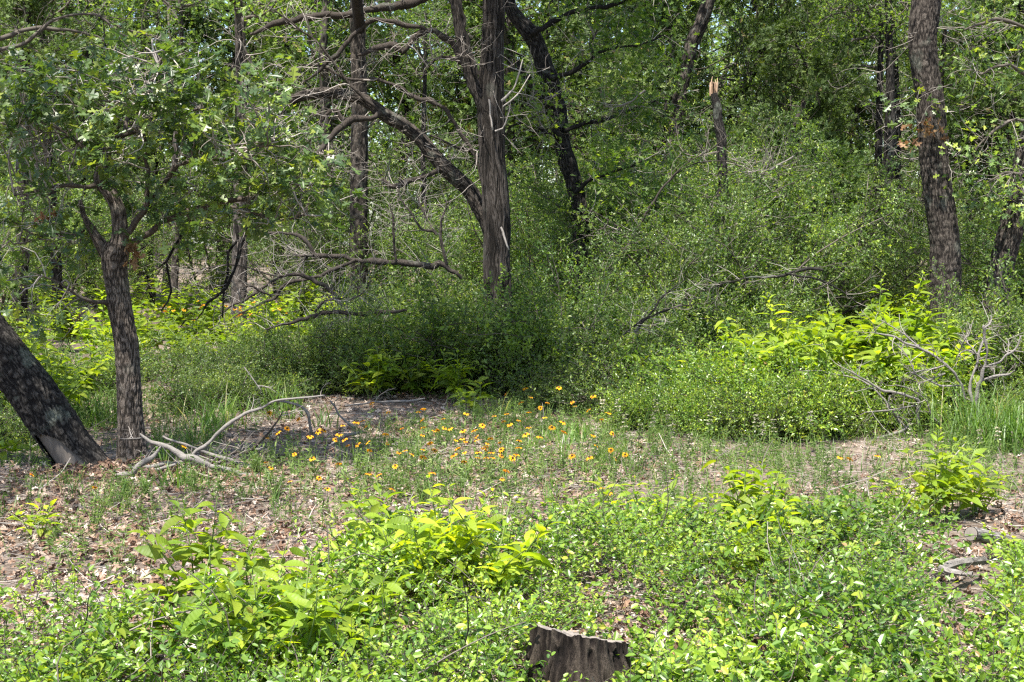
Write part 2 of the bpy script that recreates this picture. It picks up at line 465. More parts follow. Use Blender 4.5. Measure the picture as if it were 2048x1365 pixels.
M['ground'] = groundmat()

# ------------------------------------------------------------------ ground
g = Geo()
xs = np.concatenate([[-600, -250, -110, -60], np.linspace(-34, 34, 171), [60, 110, 250, 600]])
ys = np.concatenate([[-300, -60, -20], np.linspace(-6, 60, 221), [72, 90, 130, 250, 600]])
X, Y = np.meshgrid(xs, ys, indexing='ij')
Z = gz(X.ravel(), Y.ravel())
ni, nj = X.shape
i = np.arange(ni - 1)[:, None] * nj; j = np.arange(nj - 1)[None]
F = np.stack([i + j, i + nj + j, i + nj + j + 1, i + j + 1], -1).reshape(-1, 4)
g.add(np.stack([X.ravel(), Y.ravel(), Z], 1), [F])
o = g.obj('ground', M['ground'], kind='structure')

def G(x, y): return float(gz(x, y)[0])
def on_ground(px, d):
    x = (px - 1024) / FOC * d
    return np.array([x, d, G(x, d)])
def pts_w(lst, d, rs=1.0):
    """[(px,py,width_px[,d])] -> (x,y,z,r)"""
    out = []
    for t in lst:
        dd = t[3] if len(t) > 3 else d
        p = P(t[0], t[1], dd)
        out.append([*p, t[2] * .5 / FOC * dd * rs])
    return out

# ------------------------------------------------------------------ branch growing
def walk(p, d, L, n, wig, up, r):
    pts = [np.array(p, float)]; d = norm(d); m = r.normal(size=3) * .3
    for k in range(n):
        m = .65 * m + .6 * r.normal(size=3)
        d = norm(d + wig * m * .5 + np.array([0, 0, up]))
        pts.append(pts[-1] + d * L / n)
    return np.array(pts), d

def twigs_on(g, path, rad, count, L, r, wig=.55, up=.02, depth=1, sides=4, tipr=.0022, rr=(.006, .012), tint=None, t0=.15):
    path = np.asarray(path); n = len(path); tips = []
    for k in range(count):
        f = r.uniform(t0, 1) * (n - 1); i = int(min(f, n - 2)); p = path[i] + (path[i + 1] - path[i]) * (f - i)
        T = norm(path[i + 1] - path[i]); d = norm(r.normal(size=3)); d = norm(d - T * d.dot(T) + T * .45)
        l = L * r.uniform(.4, 1.15); r0 = r.uniform(*rr) * (l / L) ** .5
        nn = max(4, int(l / .09)); nn = min(nn, 10)
        pp, dd = walk(p, d, l, nn, wig, up, r)
        tube(g, pp, np.linspace(r0, tipr, nn + 1), sides, r.random() if tint is None else tint)
        tips.append((pp[-1], dd))
        for q in range(nn // 2 + 1): tips.append((pp[r.integers(nn // 2, nn + 1)], norm(dd + r.normal(size=3) * .6)))
        if depth > 0:
            tips += twigs_on(g, pp, None, r.integers(2, 5), l * .5, r, wig, up, depth - 1, 3, tipr * .8, (rr[0] * .45, rr[1] * .5), tint, .25)
    return tips

def leafy(g, tmpl, tips, per, spread, size, r, sizevar=.35, wid=1.0, up=1.0, droop=-.1, tint=None):
    if not len(tips): return
    P0 = np.array([t[0] for t in tips]); D0 = np.array([t[1] for t in tips])
    m = len(P0) * per
    pp = np.repeat(P0, per, 0); dd = np.repeat(D0, per, 0)
    off = r.normal(size=(m, 3)) * spread; off[:, 2] *= .6
    X = norm(dd * .5 + off / (spread + 1e-9) * .5 + np.array([0, 0, droop]))
    Z = norm(r.normal(size=(m, 3)) * .75 + np.array([0, 0, up]))
    s = size * (1 + sizevar * r.uniform(-1, 1, m))
    place(g, tmpl, pp + off, X, Z, s, s * wid, tint=tint)

# ------------------------------------------------------------------ prefab woodland plants (shared meshes)
def crown_mesh(seed, R, H, nleaf, lsize, kindleaf='oak', base=0.0, nl=9, dens=1.0):
    """limbs from the top of a trunk, leafy clumps at their ends"""
    r = np.random.default_rng(seed)
    gb, gl, gd = Geo(), Geo(), Geo()
    clumps = []
    for k in range(nl):
        a = k * 2.4 + r.uniform(-.4, .4); z0 = H * r.uniform(0, .55)
        el = r.uniform(-.05, .9)
        d = np.array([math.cos(a) * math.cos(el), math.sin(a) * math.cos(el), math.sin(el)])
        L = R * r.uniform(.75, 1.15)
        pp, dd = walk((0, 0, base + z0), d, L, 9, .5, .05, r)
        r0 = r.uniform(.035, .065)
        tube(gb, pp, np.linspace(r0, .012, 10), 6, r.uniform(.2, .7))
        for q in range(r.integers(4, 7)):
            i = r.integers(3, 10)
            p2, d2 = walk(pp[i], norm(dd + r.normal(size=3) * .9), L * r.uniform(.25, .5), 6, .6, .05, r)
            tube(gb, p2, np.linspace(.016, .005, 7), 4, r.uniform(.2, .7))
            clumps.append(p2[-1]); clumps.append(p2[3])
            twigs_on(gd, p2, None, 3, .5, r, depth=1)
    clumps = np.array(clumps)
    m = nleaf
    c = clumps[r.integers(0, len(clumps), m)]
    off = r.normal(size=(m, 3)) * np.array([.34, .34, .22]) * (R / 3) ** .5
    pos = c + off
    X = norm(off + r.normal(size=(m, 3)) * .4 + np.array([0, 0, -.15]))
    Zn = norm(r.normal(size=(m, 3)) * .7 + np.array([0, 0, 1.0]))
    s = lsize * r.uniform(.6, 1.3, m)
    place(gl, t_oak_lo() if kindleaf == 'oak' else t_hex(.5), pos, X, Zn, s, tint=r.random(m))
    return gb, gl, gd

def prefab_oak(seed, H=9.0, R=2.9, tr=.13, first=3.2, nleaf=3600):
    r = np.random.default_rng(seed)
    gt = Geo(); pts = []
    x = y = 0; dx, dy = r.normal(size=2) * .12
    for k in range(8):
        z = -.15 + k / 7 * (H * .85)
        pts.append([x, y, z, tr * (1 - .075 * k)])
        dx += r.normal() * .10; dy += r.normal() * .10; x += dx * H / 8 * .6; y += dy * H / 8 * .6
    bark_tube(gt, pts, .12, 14, .012, 3, 4, seed, .25)
    pts = np.array(pts)
    gb, gl, gd = Geo(), Geo(), Geo(); clumps = []
    for k in range(13):
        t = r.uniform(first / H, 1.0) ; zc = t * H * .85
        i = min(6, int(zc / (H * .85) * 7)); f = zc / (H * .85) * 7 - i; p = pts[i, :3] * (1 - f) + pts[i + 1, :3] * f
        a = k * 2.4 + r.uniform(-.5, .5); el = r.uniform(0, .7) + (t - .5) * .6
        d = np.array([math.cos(a) * math.cos(el), math.sin(a) * math.cos(el), math.sin(el)])
        L = R * r.uniform(.6, 1.1) * (1.15 - .45 * t)
        pp, dd = walk(p, d, L, 9, .55, .04, r)
        tube(gb, pp, np.linspace(r.uniform(.03, .055), .011, 10), 6, r.uniform(.2, .7))
        for q in range(6):
            i2 = r.integers(3, 10)
            p2, d2 = walk(pp[i2], norm(dd + r.normal(size=3) * .9), L * r.uniform(.25, .5), 6, .6, .04, r)
            tube(gb, p2, np.linspace(.014, .005, 7), 4, r.uniform(.2, .7))
            clumps += [p2[-1], p2[3]]
            twigs_on(gd, p2, None, 2, .5, r, depth=1)
    # dead lower limbs
    for k in range(8):
        z = r.uniform(1.2, first + 1.5); i = min(6, int(z / (H * .85) * 7)); p = pts[i, :3]; p = np.array([p[0], p[1], z])
        a = r.uniform(0, 6.28)
        pp, dd = walk(p, (math.cos(a), math.sin(a), .15), r.uniform(.6, 1.7), 8, .75, .0, r)
        tube(gd, pp, np.linspace(.02, .005, 9), 4, r.random()); twigs_on(gd, pp, None, 5, .6, r)
    clumps = np.array(clumps); m = nleaf
    c = clumps[r.integers(0, len(clumps), m)]; off = r.normal(size=(m, 3)) * np.array([.33, .33, .21]); 
    place(gl, t_oak_lo(), c + off, norm(off + r.normal(size=(m, 3)) * .3 + [0, 0, -.05]), norm(r.normal(size=(m, 3)) * .7 + [0, 0, 1.0]), .115 * r.uniform(.6, 1.3, m), tint=r.random(m))
    return dict(trunk=gt.mesh('trunk', M['farbark']), limb=gb.mesh('limbs', M['darktwig']), crown=gl.mesh('crown', M['farleaf'], False), dead=gd.mesh('dead_twigs', M['twig']))

def prefab_cedar(seed, H=7.0, R=1.9, tr=.10, nspray=6500, low=1.0, bushy=False):
    r = np.random.default_rng(seed)
    gt = Geo(); gb = Geo(); gl = Geo(); gd = Geo()
    pts = [[r.normal() * .05 * k, r.normal() * .05 * k, -.15 + k / 6 * H, tr * (1 - .13 * k)] for k in range(7)]
    bark_tube(gt, pts, .12, 12, .014, 5, .5, seed, .3, lump=.12)
    pts = np.array(pts); anchors = []; dirs = []
    for k in range(46):
        z = low + (H - low) * (k / 46) ** 1.1
        i = min(5, int(z / H * 6)); f = z / H * 6 - i; p = pts[i, :3] * (1 - f) + pts[i + 1, :3] * f; p[2] = z
        a = k * 2.4 + r.uniform(-.5, .5); L = R * (1 - (z - low) / (H - low)) ** .6 * r.uniform(.6, 1.1) + .25
        pp, dd = walk(p, (math.cos(a), math.sin(a), r.uniform(-.1, .45)), L, 7, .4, .02, r)
        tube(gb, pp, np.linspace(.022, .006, 8), 4, r.random() * .6)
        for q in range(5):
            i2 = r.integers(2, 8); p2, d2 = walk(pp[i2], norm(dd + r.normal(size=3) * .7), L * .35 + .1, 5, .4, .02, r)
            tube(gb, p2, np.linspace(.008, .003, 6), 3, r.random() * .6)
            for w in p2[2:]: anchors.append(w); dirs.append(d2)
    for k in range(16 if not bushy else 4):
        z = r.uniform(.3, max(low, .5) + 1.2); a = r.uniform(0, 6.28); p = np.array([pts[1, 0], pts[1, 1], z])
        pp, dd = walk(p, (math.cos(a), math.sin(a), r.uniform(-.2, .4)), r.uniform(.4, 1.5), 7, .6, .0, r)
        tube(gd, pp, np.linspace(.013, .003, 8), 4, r.random()); twigs_on(gd, pp, None, 5, .5, r)
    anchors = np.array(anchors); dirs = np.array(dirs); m = nspray
    k = r.integers(0, len(anchors), m); off = r.normal(size=(m, 3)) * .13
    X = norm(dirs[k] + r.normal(size=(m, 3)) * .6 + [0, 0, .15])
    place(gl, t_spray(7, seed), anchors[k] + off, X, rdirs(m, .6, 1, r), r.uniform(.13, .26, m), tint=np.clip(r.normal(.45, .22, m), 0, 1))
    return dict(trunk=gt.mesh('trunk', M['cedarbark']), limb=gb.mesh('limbs', M['darktwig']), crown=gl.mesh('crown', M['cedar'], False), dead=gd.mesh('dead_twigs', M['twig']))

def prefab_shrub(seed, H=3.5, R=1.4, nspr=2600, per=11, lsize=.032, nstem=7, tops=True, lean=.35, mat='yaupon'):
    """many-stemmed yaupon: thin stems, fine twigs, small leaves"""
    r = np.random.default_rng(seed)
    gt = Geo(); gl = Geo(); gd = Geo(); anchors = []; dirs = []
    for k in range(nstem):
        a = k * 6.28 / nstem + r.uniform(-.5, .5)
        pp, dd = walk((math.cos(a) * .07, math.sin(a) * .07, -.05), (math.cos(a) * lean, math.sin(a) * lean, 1), H * r.uniform(.6, 1.0), 10, .32, .03, r)
        tube(gt, pp, np.linspace(.022, .006, 11) * (H / 3) ** .5, 6, r.random() * .7)
        for q in range(int(9 + H * 3)):
            i = r.integers(2, 11); d2 = norm(r.normal(size=3) * [1, 1, .5] + [math.cos(a) * .6, math.sin(a) * .6, .25])
            p2, d3 = walk(pp[i], d2, R * r.uniform(.3, .85), 6, .45, .03, r)
            tube(gt, p2, np.linspace(.007, .0025, 7), 3, r.random() * .7)
            for w in p2[1:]: anchors.append(w); dirs.append(d3)
        if r.random() < .5: twigs_on(gd, pp[1:7], None, 2, .5, r)
    anchors = np.array(anchors); dirs = np.array(dirs)
    k = r.integers(0, len(anchors), nspr)
    base = anchors[k] + r.normal(size=(nspr, 3)) * .10
    D = norm(dirs[k] * .7 + r.normal(size=(nspr, 3)) * .7 + [0, 0, .3]); SL = r.uniform(.10, .26, nspr)
    keep = base[:, 2] > .04
    base, D, SL = base[keep], D[keep], SL[keep]; n = len(base)
    place(gd, t_stick(), base, D, rdirs(n, 0, 1, r), SL, .004, .004, tint=r.random(n) * .5)
    bump = r.random(n)
    t = np.tile((np.arange(per) + .5) / per, n); B = np.repeat(base, per, 0); DD = np.repeat(D, per, 0); S2 = np.repeat(SL, per)
    m = n * per
    pos = B + DD * (t * S2)[:, None]
    side = norm(r.normal(size=(m, 3)) + [0, 0, .2]); X = norm(side + DD * .6)
    s = lsize * r.uniform(.6, 1.3, m)
    tt = np.clip(np.repeat(bump, per) * .6 + r.random(m) * .3 + (t > .75) * .14, 0, 1)
    place(gl, t_rhomb(.52), pos, X, norm(r.normal(size=(m, 3)) * .7 + [0, 0, .9]), s, tint=tt)
    return dict(stem=gt.mesh('stems', M['darktwig']), dead=gd.mesh('twigs', M['darktwig']), crown=gl.mesh('foliage', M[mat], False))

PF = {}
PF['oak'] = [prefab_oak(21, 9, 2.9, .14), prefab_oak(22, 10.5, 3.1, .16, 3.6, 4200), prefab_oak(23, 8, 2.6, .11, 2.4)]
PF['cedar'] = [prefab_cedar(31, 7.5, 2.0, .11, 5000, 2.0), prefab_cedar(32, 9, 2.2, .14, 5600, 3.0), prefab_cedar(33, 4.2, 1.5, .06, 5500, .4, True)]
PF['yaupon'] = [prefab_shrub(41, 4.2, 1.5, 2300, 9, .046), prefab_shrub(42, 3.2, 1.3, 2000, 9, .044), prefab_shrub(43, 5.2, 1.6, 2500, 9, .048, 6)]
PF['low'] = [prefab_shrub(51, 1.35, .85, 2300, 10, .038, 9, True, .9), prefab_shrub(52, 1.1, .75, 2000, 10, .036, 9, True, 1.1), prefab_shrub(53, .75, .6, 1300, 10, .034, 9, True, 1.3), prefab_shrub(54, 1.2, .8, 900, 8, .062, 8, True, .9, 'farleaf'), prefab_shrub(55, .8, .62, 1500, 10, .034, 9, True, 1.2, 'cover')]

def spawn(kind, var, x, y, sc, rz, name, label, cat, group, crown_name, sz=None):
    pf = PF[kind][var % len(PF[kind])]
    t = thing(name, label, cat, (x, y, G(x, y) - .02), group, rz, False)
    t.rotation_euler = (0, 0, rz)
    t.scale = (sc, sc, sz or sc)
    for key, nm, kd in (('trunk', 'trunk', None), ('stem', 'stems', 'stuff'), ('limb', 'branches', 'stuff'), ('dead', 'twigs', 'stuff'), ('crown', crown_name, 'stuff')):
        if key in pf:
            o = bpy.data.objects.new(nm, pf[key]); C.objects.link(o); o.parent = t
            if kd: o['kind'] = kd
    return t

# ------------------------------------------------------------------ hand-placed trees
def limb(g, lst, d, sides=9, tint=.5, rough=.05, step=.05, depth=0.0, r=random.Random(3)):
    """a limb that follows (px,py,width) points at distance d; returns its path"""
    n = len(lst); L = []
    for k, t in enumerate(lst):
        dd = t[3] if len(t) > 3 else d + depth * k / max(1, n - 1)
        p = P(t[0], t[1], dd); L.append([*p, t[2] * .5 / FOC * dd])
    q = catmull(L, step)
    p = q[:, :3].copy(); m = len(p); R = q[:, 3]
    nn = fbm(p * 7, 3, 2)[:, None] - .5
    n2 = np.stack([fbm(p * 9 + 5, 8, 2), fbm(p * 9 + 50, 9, 2), fbm(p * 9 + 90, 10, 2)], 1) - .5
    p = p + n2 * np.minimum(R, .03)[:, None] * 2.6
    R = np.maximum(R * (.92 + nn[:, 0] * .9), .0018)
    tube(g, p, R, sides, tint)
    return p, R

def bark_limb(g, lst, d, sides=22, amp=.008, seed=1, depth=0.0, **k):
    n = len(lst); L = []
    for i, t in enumerate(lst):
        dd = t[3] if len(t) > 3 else d + depth * i / max(1, n - 1)
        p = P(t[0], t[1], dd); L.append([*p, t[2] * .5 / FOC * dd])
    return bark_tube(g, L, .03, sides * 3, amp * .75, 8, 14, seed, **k)

RT = np.random.default_rng(77)
CR = []
for s_, (R_, H_) in enumerate([(2.6, 3.0), (2.3, 2.6), (3.0, 3.4)]):
    gb, gl, gd = crown_mesh(60 + s_, R_, H_, 3200 + 600 * s_, .10)
    CR.append((gb.mesh('branches', M['darktwig']), gl.mesh('crown', M['farleaf'], False), gd.mesh('twigs', M['twig'])))
def cedar_crown(seed, R, H):
    r = np.random.default_rng(seed); gb, gl, gd = Geo(), Geo(), Geo(); A = []; D = []
    for k in range(26):
        a = k * 2.4; z = H * k / 26; L = R * (1 - k / 30) * r.uniform(.7, 1.1)
        pp, dd = walk((0, 0, z), (math.cos(a), math.sin(a), .2), L, 8, .4, -.01, r)
        tube(gb, pp, np.linspace(.035, .007, 9), 5, .3)
        for q in range(8):
            p2, d2 = walk(pp[r.integers(3, 9)], norm(dd + r.normal(size=3) * .8 + [0, 0, -.2]), L * .3, 5, .4, -.02, r)
            tube(gb, p2, np.linspace(.009, .003, 6), 3, .3)
            for w in p2[1:]: A.append(w); D.append(d2)
    A = np.array(A); D = np.array(D); k = r.integers(0, len(A), 5600); m = 5600
    place(gl, t_spray(7, seed), A[k] + r.normal(size=(m, 3)) * .12, norm(D[k] + r.normal(size=(m, 3)) * .6), rdirs(m, .6, 1, r), r.uniform(.12, .25, m), tint=np.clip(r.normal(.45, .22, m), 0, 1))
    for q in range(6):
        a = r.uniform(0, 6.28); pp, dd = walk((0, 0, r.uniform(-.8, .3)), (math.cos(a), math.sin(a), 0), 1.6, 8, .6, 0, r)
        tube(gd, pp, np.linspace(.015, .004, 9), 4, r.random()); twigs_on(gd, pp, None, 6, .6, r)
    return gb.mesh('branches', M['darktwig']), gl.mesh('crown', M['cedar'], False), gd.mesh('twigs', M['twig'])
CR.append(cedar_crown(66, 2.5, 4.2))
def put_crown(t, i, p, rz, sc=1.0):
    for nm, me, kd in (('branches', CR[i][0], 'stuff'), ('crown', CR[i][1], 'stuff'), ('twigs', CR[i][2], 'stuff')):
        o = bpy.data.objects.new(nm, me); C.objects.link(o); o.parent = t
        o.location = Vector([float(v) for v in p]) - t.location; o.rotation_euler = (0, 0, rz); o.scale = (sc,) * 3
        if kd: o['kind'] = kd

# --- young post oak by the leaning trunk
t = thing('post_oak', 'young oak with lobed leaves and forked scaly trunk, beside the leaning black trunk', 'tree', on_ground(264, 10.3))
YO = t
gt = Geo()
D0 = 10.3
bark_tube(gt, [[*on_ground(270, D0)[:2], G(*on_ground(270, D0)[:2]) - .12, .118]] + pts_w([(266, 925, 56), (263, 870, 49), (260, 812, 47), (257, 750, 46), (253, 692, 46), (246, 650, 45), (239, 611, 46), (234, 570, 45), (229, 530, 49), (231, 505, 54), (234, 488, 44)], D0), .012, 150, .009, 11, 17, 4, .40)
for lst, sd_ in (([(234, 500, 40), (240, 476, 33), (239, 445, 29), (236, 421, 28), (222, 390, 27), (203, 362, 30), (205, 335, 24), (212, 311, 20), (217, 285, 15), (214, 268, 12), (204, 250, 6)], 5),
                 ([(222, 520, 30), (206, 496, 26), (192, 474, 19), (178, 450, 14), (168, 432, 10), (160, 400, 7)], 6)):
    bark_limb(gt, lst, D0, 26, .007, sd_)
gt.obj('trunk', M['youngbark'], t)
gl_, tw, lim = Geo(), Geo(), []
for lst, dp in (([(240, 488, 18), (262, 458, 15), (289, 421, 13), (295, 366, 12), (291, 315, 11), (285, 256, 10), (293, 201, 8), (304, 165, 6), (330, 110, 3)], -.3),
            ([(236, 500, 24), (278, 478, 17), (330, 443, 15), (388, 417, 13), (440, 406, 11), (494, 399, 10), (527, 384, 9), (567, 370, 6), (640, 372, 3)], .2),
            ([(289, 421, 11), (318, 381, 10), (344, 348, 11), (380, 322, 9), (432, 315, 8), (476, 304, 6), (545, 282, 3)], -.5),
            ([(200, 360, 12), (176, 373, 9), (128, 371, 8), (84, 380, 6), (30, 392, 3)], -.4),
            ([(217, 605, 16), (203, 604, 11), (185, 606, 8), (150, 588, 5), (110, 562, 4), (60, 545, 2)], -.5),
            ([(212, 311, 12), (245, 270, 10), (250, 220, 8), (220, 150, 6), (180, 100, 3)], .6),
            ([(205, 335, 12), (170, 300, 9), (120, 260, 7), (60, 240, 5), (-10, 250, 3)], .4),
            ([(217, 285, 12), (300, 250, 9), (380, 225, 7), (460, 200, 5), (540, 215, 3)], .5),
            ([(178, 450, 8), (150, 470, 6), (100, 470, 5), (40, 490, 3)], .2),
            ([(440, 406, 8), (490, 420, 7), (560, 440, 5), (610, 430, 3)], -.3)):
    lim.append(limb(gl_, lst, D0, 9, .5, depth=dp, step=.04))
gl_.obj('branches', M['youngbark'], t, kind='stuff')
allp = np.concatenate([l[0][len(l[0]) // 4:] for l in lim])
tips = []
cr = [(120, 190, 110, 70, 26), (290, 150, 110, 70, 24), (430, 190, 110, 70, 26), (40, 130, 60, 50, 9), (560, 240, 60, 50, 10), (330, 270, 150, 45, 20), (130, 290, 90, 45, 14), (500, 330, 110, 50, 22), (610, 390, 60, 35, 12), (200, 350, 60, 40, 6),
      (60, 400, 60, 60, 10), (40, 560, 50, 40, 5), (330, 395, 60, 40, 8), (470, 430, 70, 30, 9), (100, 640, 30, 30, 3), (20, 250, 50, 60, 9), (560, 350, 60, 40, 8), (380, 440, 30, 30, 4), (140, 470, 50, 40, 6), (700, 395, 18, 18, 2)]
for cx, cy_, sx, sy, n in cr:
    for k in range(int(n * .85)):
        px = cx + RT.uniform(-1, 1) * sx; py = cy_ + RT.uniform(-1, 1) * sy
        T = P(px, py, D0 + RT.uniform(-1.0, 1.0) * (0.9 if py < 350 else .5))
        if T[2] < .4: continue
        dist = np.linalg.norm(allp - T, axis=1) + RT.random(len(allp)) * .25
        S = allp[np.argmin(dist)]
        nseg = 7; mid = (S + T) / 2 + RT.normal(size=3) * .09
        q = catmull(np.array([S, mid, T]), max(.03, np.linalg.norm(T - S) / nseg))
        q = q + RT.normal(size=q.shape) * .006
        tube(tw, q, np.linspace(.0075, .0022, len(q)), 4, RT.random())
        dd = norm(T - mid)
        for _ in range(3):
            e, d3 = walk(q[len(q) * 2 // 3], norm(dd + RT.normal(size=3) * .8), .18, 4, .5, 0, RT)
            tube(tw, e, np.linspace(.0035, .0015, 5), 3, RT.random()); tips.append((e[-1], d3))
        tips.append((T, dd))
for l in lim: twigs_on(tw, l[0], None, 9, .42, RT, depth=1, rr=(.003, .006), tipr=.0013)
tw.obj('twigs', M['twig'], t, kind='stuff')
# leaves: whorls at the twig ends; the 300 that show largest are objects
L0 = []
for p, d in tips:
    n = RT.integers(4, 9)
    for k in range(n):
        X = norm(d * .35 + RT.normal(size=3) * [.8, .8, .5] + [0, 0, -.12])
        Zn = norm(RT.normal(size=3) * .55 + [-.1, -.25, 1])
        L0.append((p + RT.normal(size=3) * .022, X, Zn, .092 * RT.uniform(.6, 1.25)))
ps = np.array([l[0] for l in L0]); Xs = np.array([l[1] for l in L0]); Zs = np.array([l[2] for l in L0]); Ss = np.array([l[3] for l in L0])
px_, py_ = proj(ps[:, 0], ps[:, 1], ps[:, 2])
vis = (px_ > 5) & (px_ < 2040) & (py_ > 5)
score = Ss / ps[:, 1] * (.3 + np.abs(Zs[:, 1])) * vis
order = np.argsort(-score * RT.uniform(.6, 1, len(score))); near = order[:290]; rest = order[290:]
gf = Geo(); place(gf, t_oak(.72), ps[rest], Xs[rest], Zs[rest], Ss[rest])
gf.obj('foliage', M['oakleaf'], t, smooth=False, kind='stuff')
def leaf_meshes(tmpl, mat, tints, name):
    out = []
    for q in tints:
        g = Geo(); g.add(tmpl[0], tmpl[1], q); out.append(g.mesh(name, mat, False))
    return out
OLM = leaf_meshes(t_oak(.72), M['oakleaf'], (.1, .35, .55, .75, .95), 'oak_leaf')
def put_leaf(me, parent, p, X, Zn, s, sw=None):
    X = norm(X); Zn = norm(Zn - X * Zn.dot(X)); Y = np.cross(Zn, X); sw = s if sw is None else sw
    o = bpy.data.objects.new('leaf', me); C.objects.link(o); o.parent = parent
    l = parent.location
    m = Matrix(((X[0] * s, Y[0] * sw, Zn[0] * s, p[0] - l[0]), (X[1] * s, Y[1] * sw, Zn[1] * s, p[1] - l[1]), (X[2] * s, Y[2] * sw, Zn[2] * s, p[2] - l[2]), (0, 0, 0, 1)))
    o.matrix_basis = m
    return o
for k in near: put_leaf(OLM[RT.integers(0, 5)], YO, ps[k], Xs[k], Zs[k], Ss[k])
# withered leaf bunches caught in the young oak
g = Geo()
for px, py, n, sp in ((100, 432, 10, .035), (265, 500, 12, .03), (268, 520, 8, .025), (160, 640, 3, .03)):
    c = P(px, py, D0 - .15)
    place(g, t_curl(4), c + RT.normal(size=(n, 3)) * sp, rdirs(n, -.3, 1, RT), rdirs(n, 0, 1, RT), RT.uniform(.05, .09, n))
g.obj('withered_leaves', M['brown'], t, smooth=False, kind='stuff')
# hanging dark limbs
t = thing('dead_branch', 'dark lichened dead branch hanging down beneath the young oak and its right hand leaves', 'branch', P(365, 462, 10.9))
t['label'] = 'thin dark crooked branch hanging vertically just beside the young oak trunk'
g = Geo(); gd = Geo()
a = limb(g, [(372, 440, 7), (365, 462, 7), (350, 492, 6), (336, 522, 6), (338, 555, 5), (342, 583, 5), (335, 605, 4), (322, 623, 3)], 10.9, 6, .3)
b = limb(g, [(336, 522, 5), (318, 536, 3), (298, 546, 2)], 10.9, 5, .3)
twigs_on(gd, a[0], None, 12, .22, RT, rr=(.002, .004), tipr=.001)
g.obj('limb', M['darkbark'], t); gd.obj('twigs', M['twig'], t, kind='stuff')
t = thing('dead_branch', 'long dark forked branch drooping from the oak leaves to the far yellow flowers', 'branch', P(495, 450, 11.6))
g = Geo(); gd = Geo()
a = limb(g, [(502, 420, 9), (495, 450, 9), (482, 480, 8), (475, 520, 8), (462, 555, 7), (452, 578, 7), (432, 595, 6), (415, 607, 5), (405, 625, 4), (393, 640, 3)], 11.6, 7, .3)
b = limb(g, [(470, 440, 7), (474, 480, 6), (456, 505, 6), (455, 540, 5), (447, 590, 5), (445, 635, 3)], 11.7, 7, .3)
c_ = limb(g, [(393, 640, 3), (372, 640, 3), (360, 655, 2)], 11.6, 5, .4)
for q in (a, b): twigs_on(gd, q[0], None, 16, .3, RT, rr=(.002, .005), tipr=.001)
g.obj('limb', M['darkbark'], t); gd.obj('twigs', M['twig'], t, kind='stuff')

# --- leaning black trunk with bark torn off
t = thing('leaning_oak', 'thick leaning trunk with black bark and a smooth grey bark-free scar at its base', 'tree', on_ground(178, 10.1))
gt, gw = Geo(), Geo()
def inpoly(x, y, poly):
    c = np.zeros(len(x), bool); j = len(poly) - 1
    for i in range(len(poly)):
        xi, yi = poly[i]; xj, yj = poly[j]
        c ^= ((yi > y) != (yj > y)) & (x < (xj - xi) * (y - yi) / (yj - yi + 1e-9) + xi); j = i
    return c
LP = pts_w([(196, 985, 104), (172, 941, 92), (143, 900, 86), (112, 853, 90), (84, 812, 90), (56, 772, 90), (24, 732, 90), (-8, 692, 90), (-60, 625, 86), (-120, 540, 82), (-185, 450, 78), (-250, 340, 70), (-300, 200, 62), (-330, 40, 54), (-350, -120, 44)], 10.15)
def scar(V, S, TH):
    px, py = proj(V[:, 0], V[:, 1], V[:, 2])
    w = (fbm(V * 14, 31, 2) - .5) * 22
    return inpoly(px + w, py + w, [(66, 868), (92, 866), (118, 880), (150, 905), (185, 935), (206, 950), (205, 990), (135, 990), (118, 950), (92, 910)]) & (V[:, 1] < 10.15)
bark_tube(gt, LP, .014, 190, .015, 13, 22, 12, .10, mask=scar, g2=gw, lump=.09)
gt.obj('trunk', M['darkbark'], t); gw.obj('bare_wood', M['barewood'], t)
put_crown(t, 1, P(-420, -200, 10.4), 1.0, .8); put_crown(t, 2, (-4.3, 8.2, 4.6), .4, .8)  # second crown: added out of frame to shade the trunk and ground
for cx in (-60,):
    tw2 = Geo()
    limb(tw2, [(-250, 340, 20), (-160, 200, 14), (-60, 110, 10), (60, 60, 8), (180, 70, 6), (250, 110, 4)], 10.9, 8, .4, depth=1.0)
    a = limb(tw2, [(-60, 110, 10), (40, 90, 8), (110, 40, 7), (190, 30, 6), (255, 75, 5), (290, 60, 3)], 11.4, 7, .4)
    twigs_on(tw2, a[0], None, 22, .5, RT, rr=(.003, .007)); tw2.obj('branches', M['darktwig'], t, kind='stuff')

# --- big cedar
t = thing('cedar_tree', 'tall cedar with shredding grey bark, forking near the top where the arching limb meets it', 'tree', on_ground(998, 17))
gt = Geo()
bark_tube(gt, [[*on_ground(1000, 17)[:2], on_ground(1000, 17)[2] - .1, .21]] + pts_w([(998, 740, 62), (997, 650, 57), (994, 560, 53), (993, 500, 51), (994, 450, 53), (989, 366, 51), (984, 310, 50), (983, 256, 51), (981, 200, 53), (982, 146, 47), (985, 90, 43), (987, 37, 43), (988, -20, 42), (992, -200, 40), (985, -400, 30), (980, -620, 18)], 17), .03, 200, .018, 13, 1.3, 17, .25, lump=.10)
bark_limb(gt, [(972, 225, 26), (958, 190, 26), (948, 170, 25), (933, 121, 23), (922, 75, 21), (914, 30, 19), (905, -20, 17), (880, -160, 12)], 16.95, 26, .012, 3)
limb(gt, [(952, 150, 10), (943, 117, 10), (932, 75, 9), (919, 0, 8), (915, -60, 6)], 16.8, 8, .5)
gt.obj('trunk', M['cedarbark'], t)
gs = Geo()
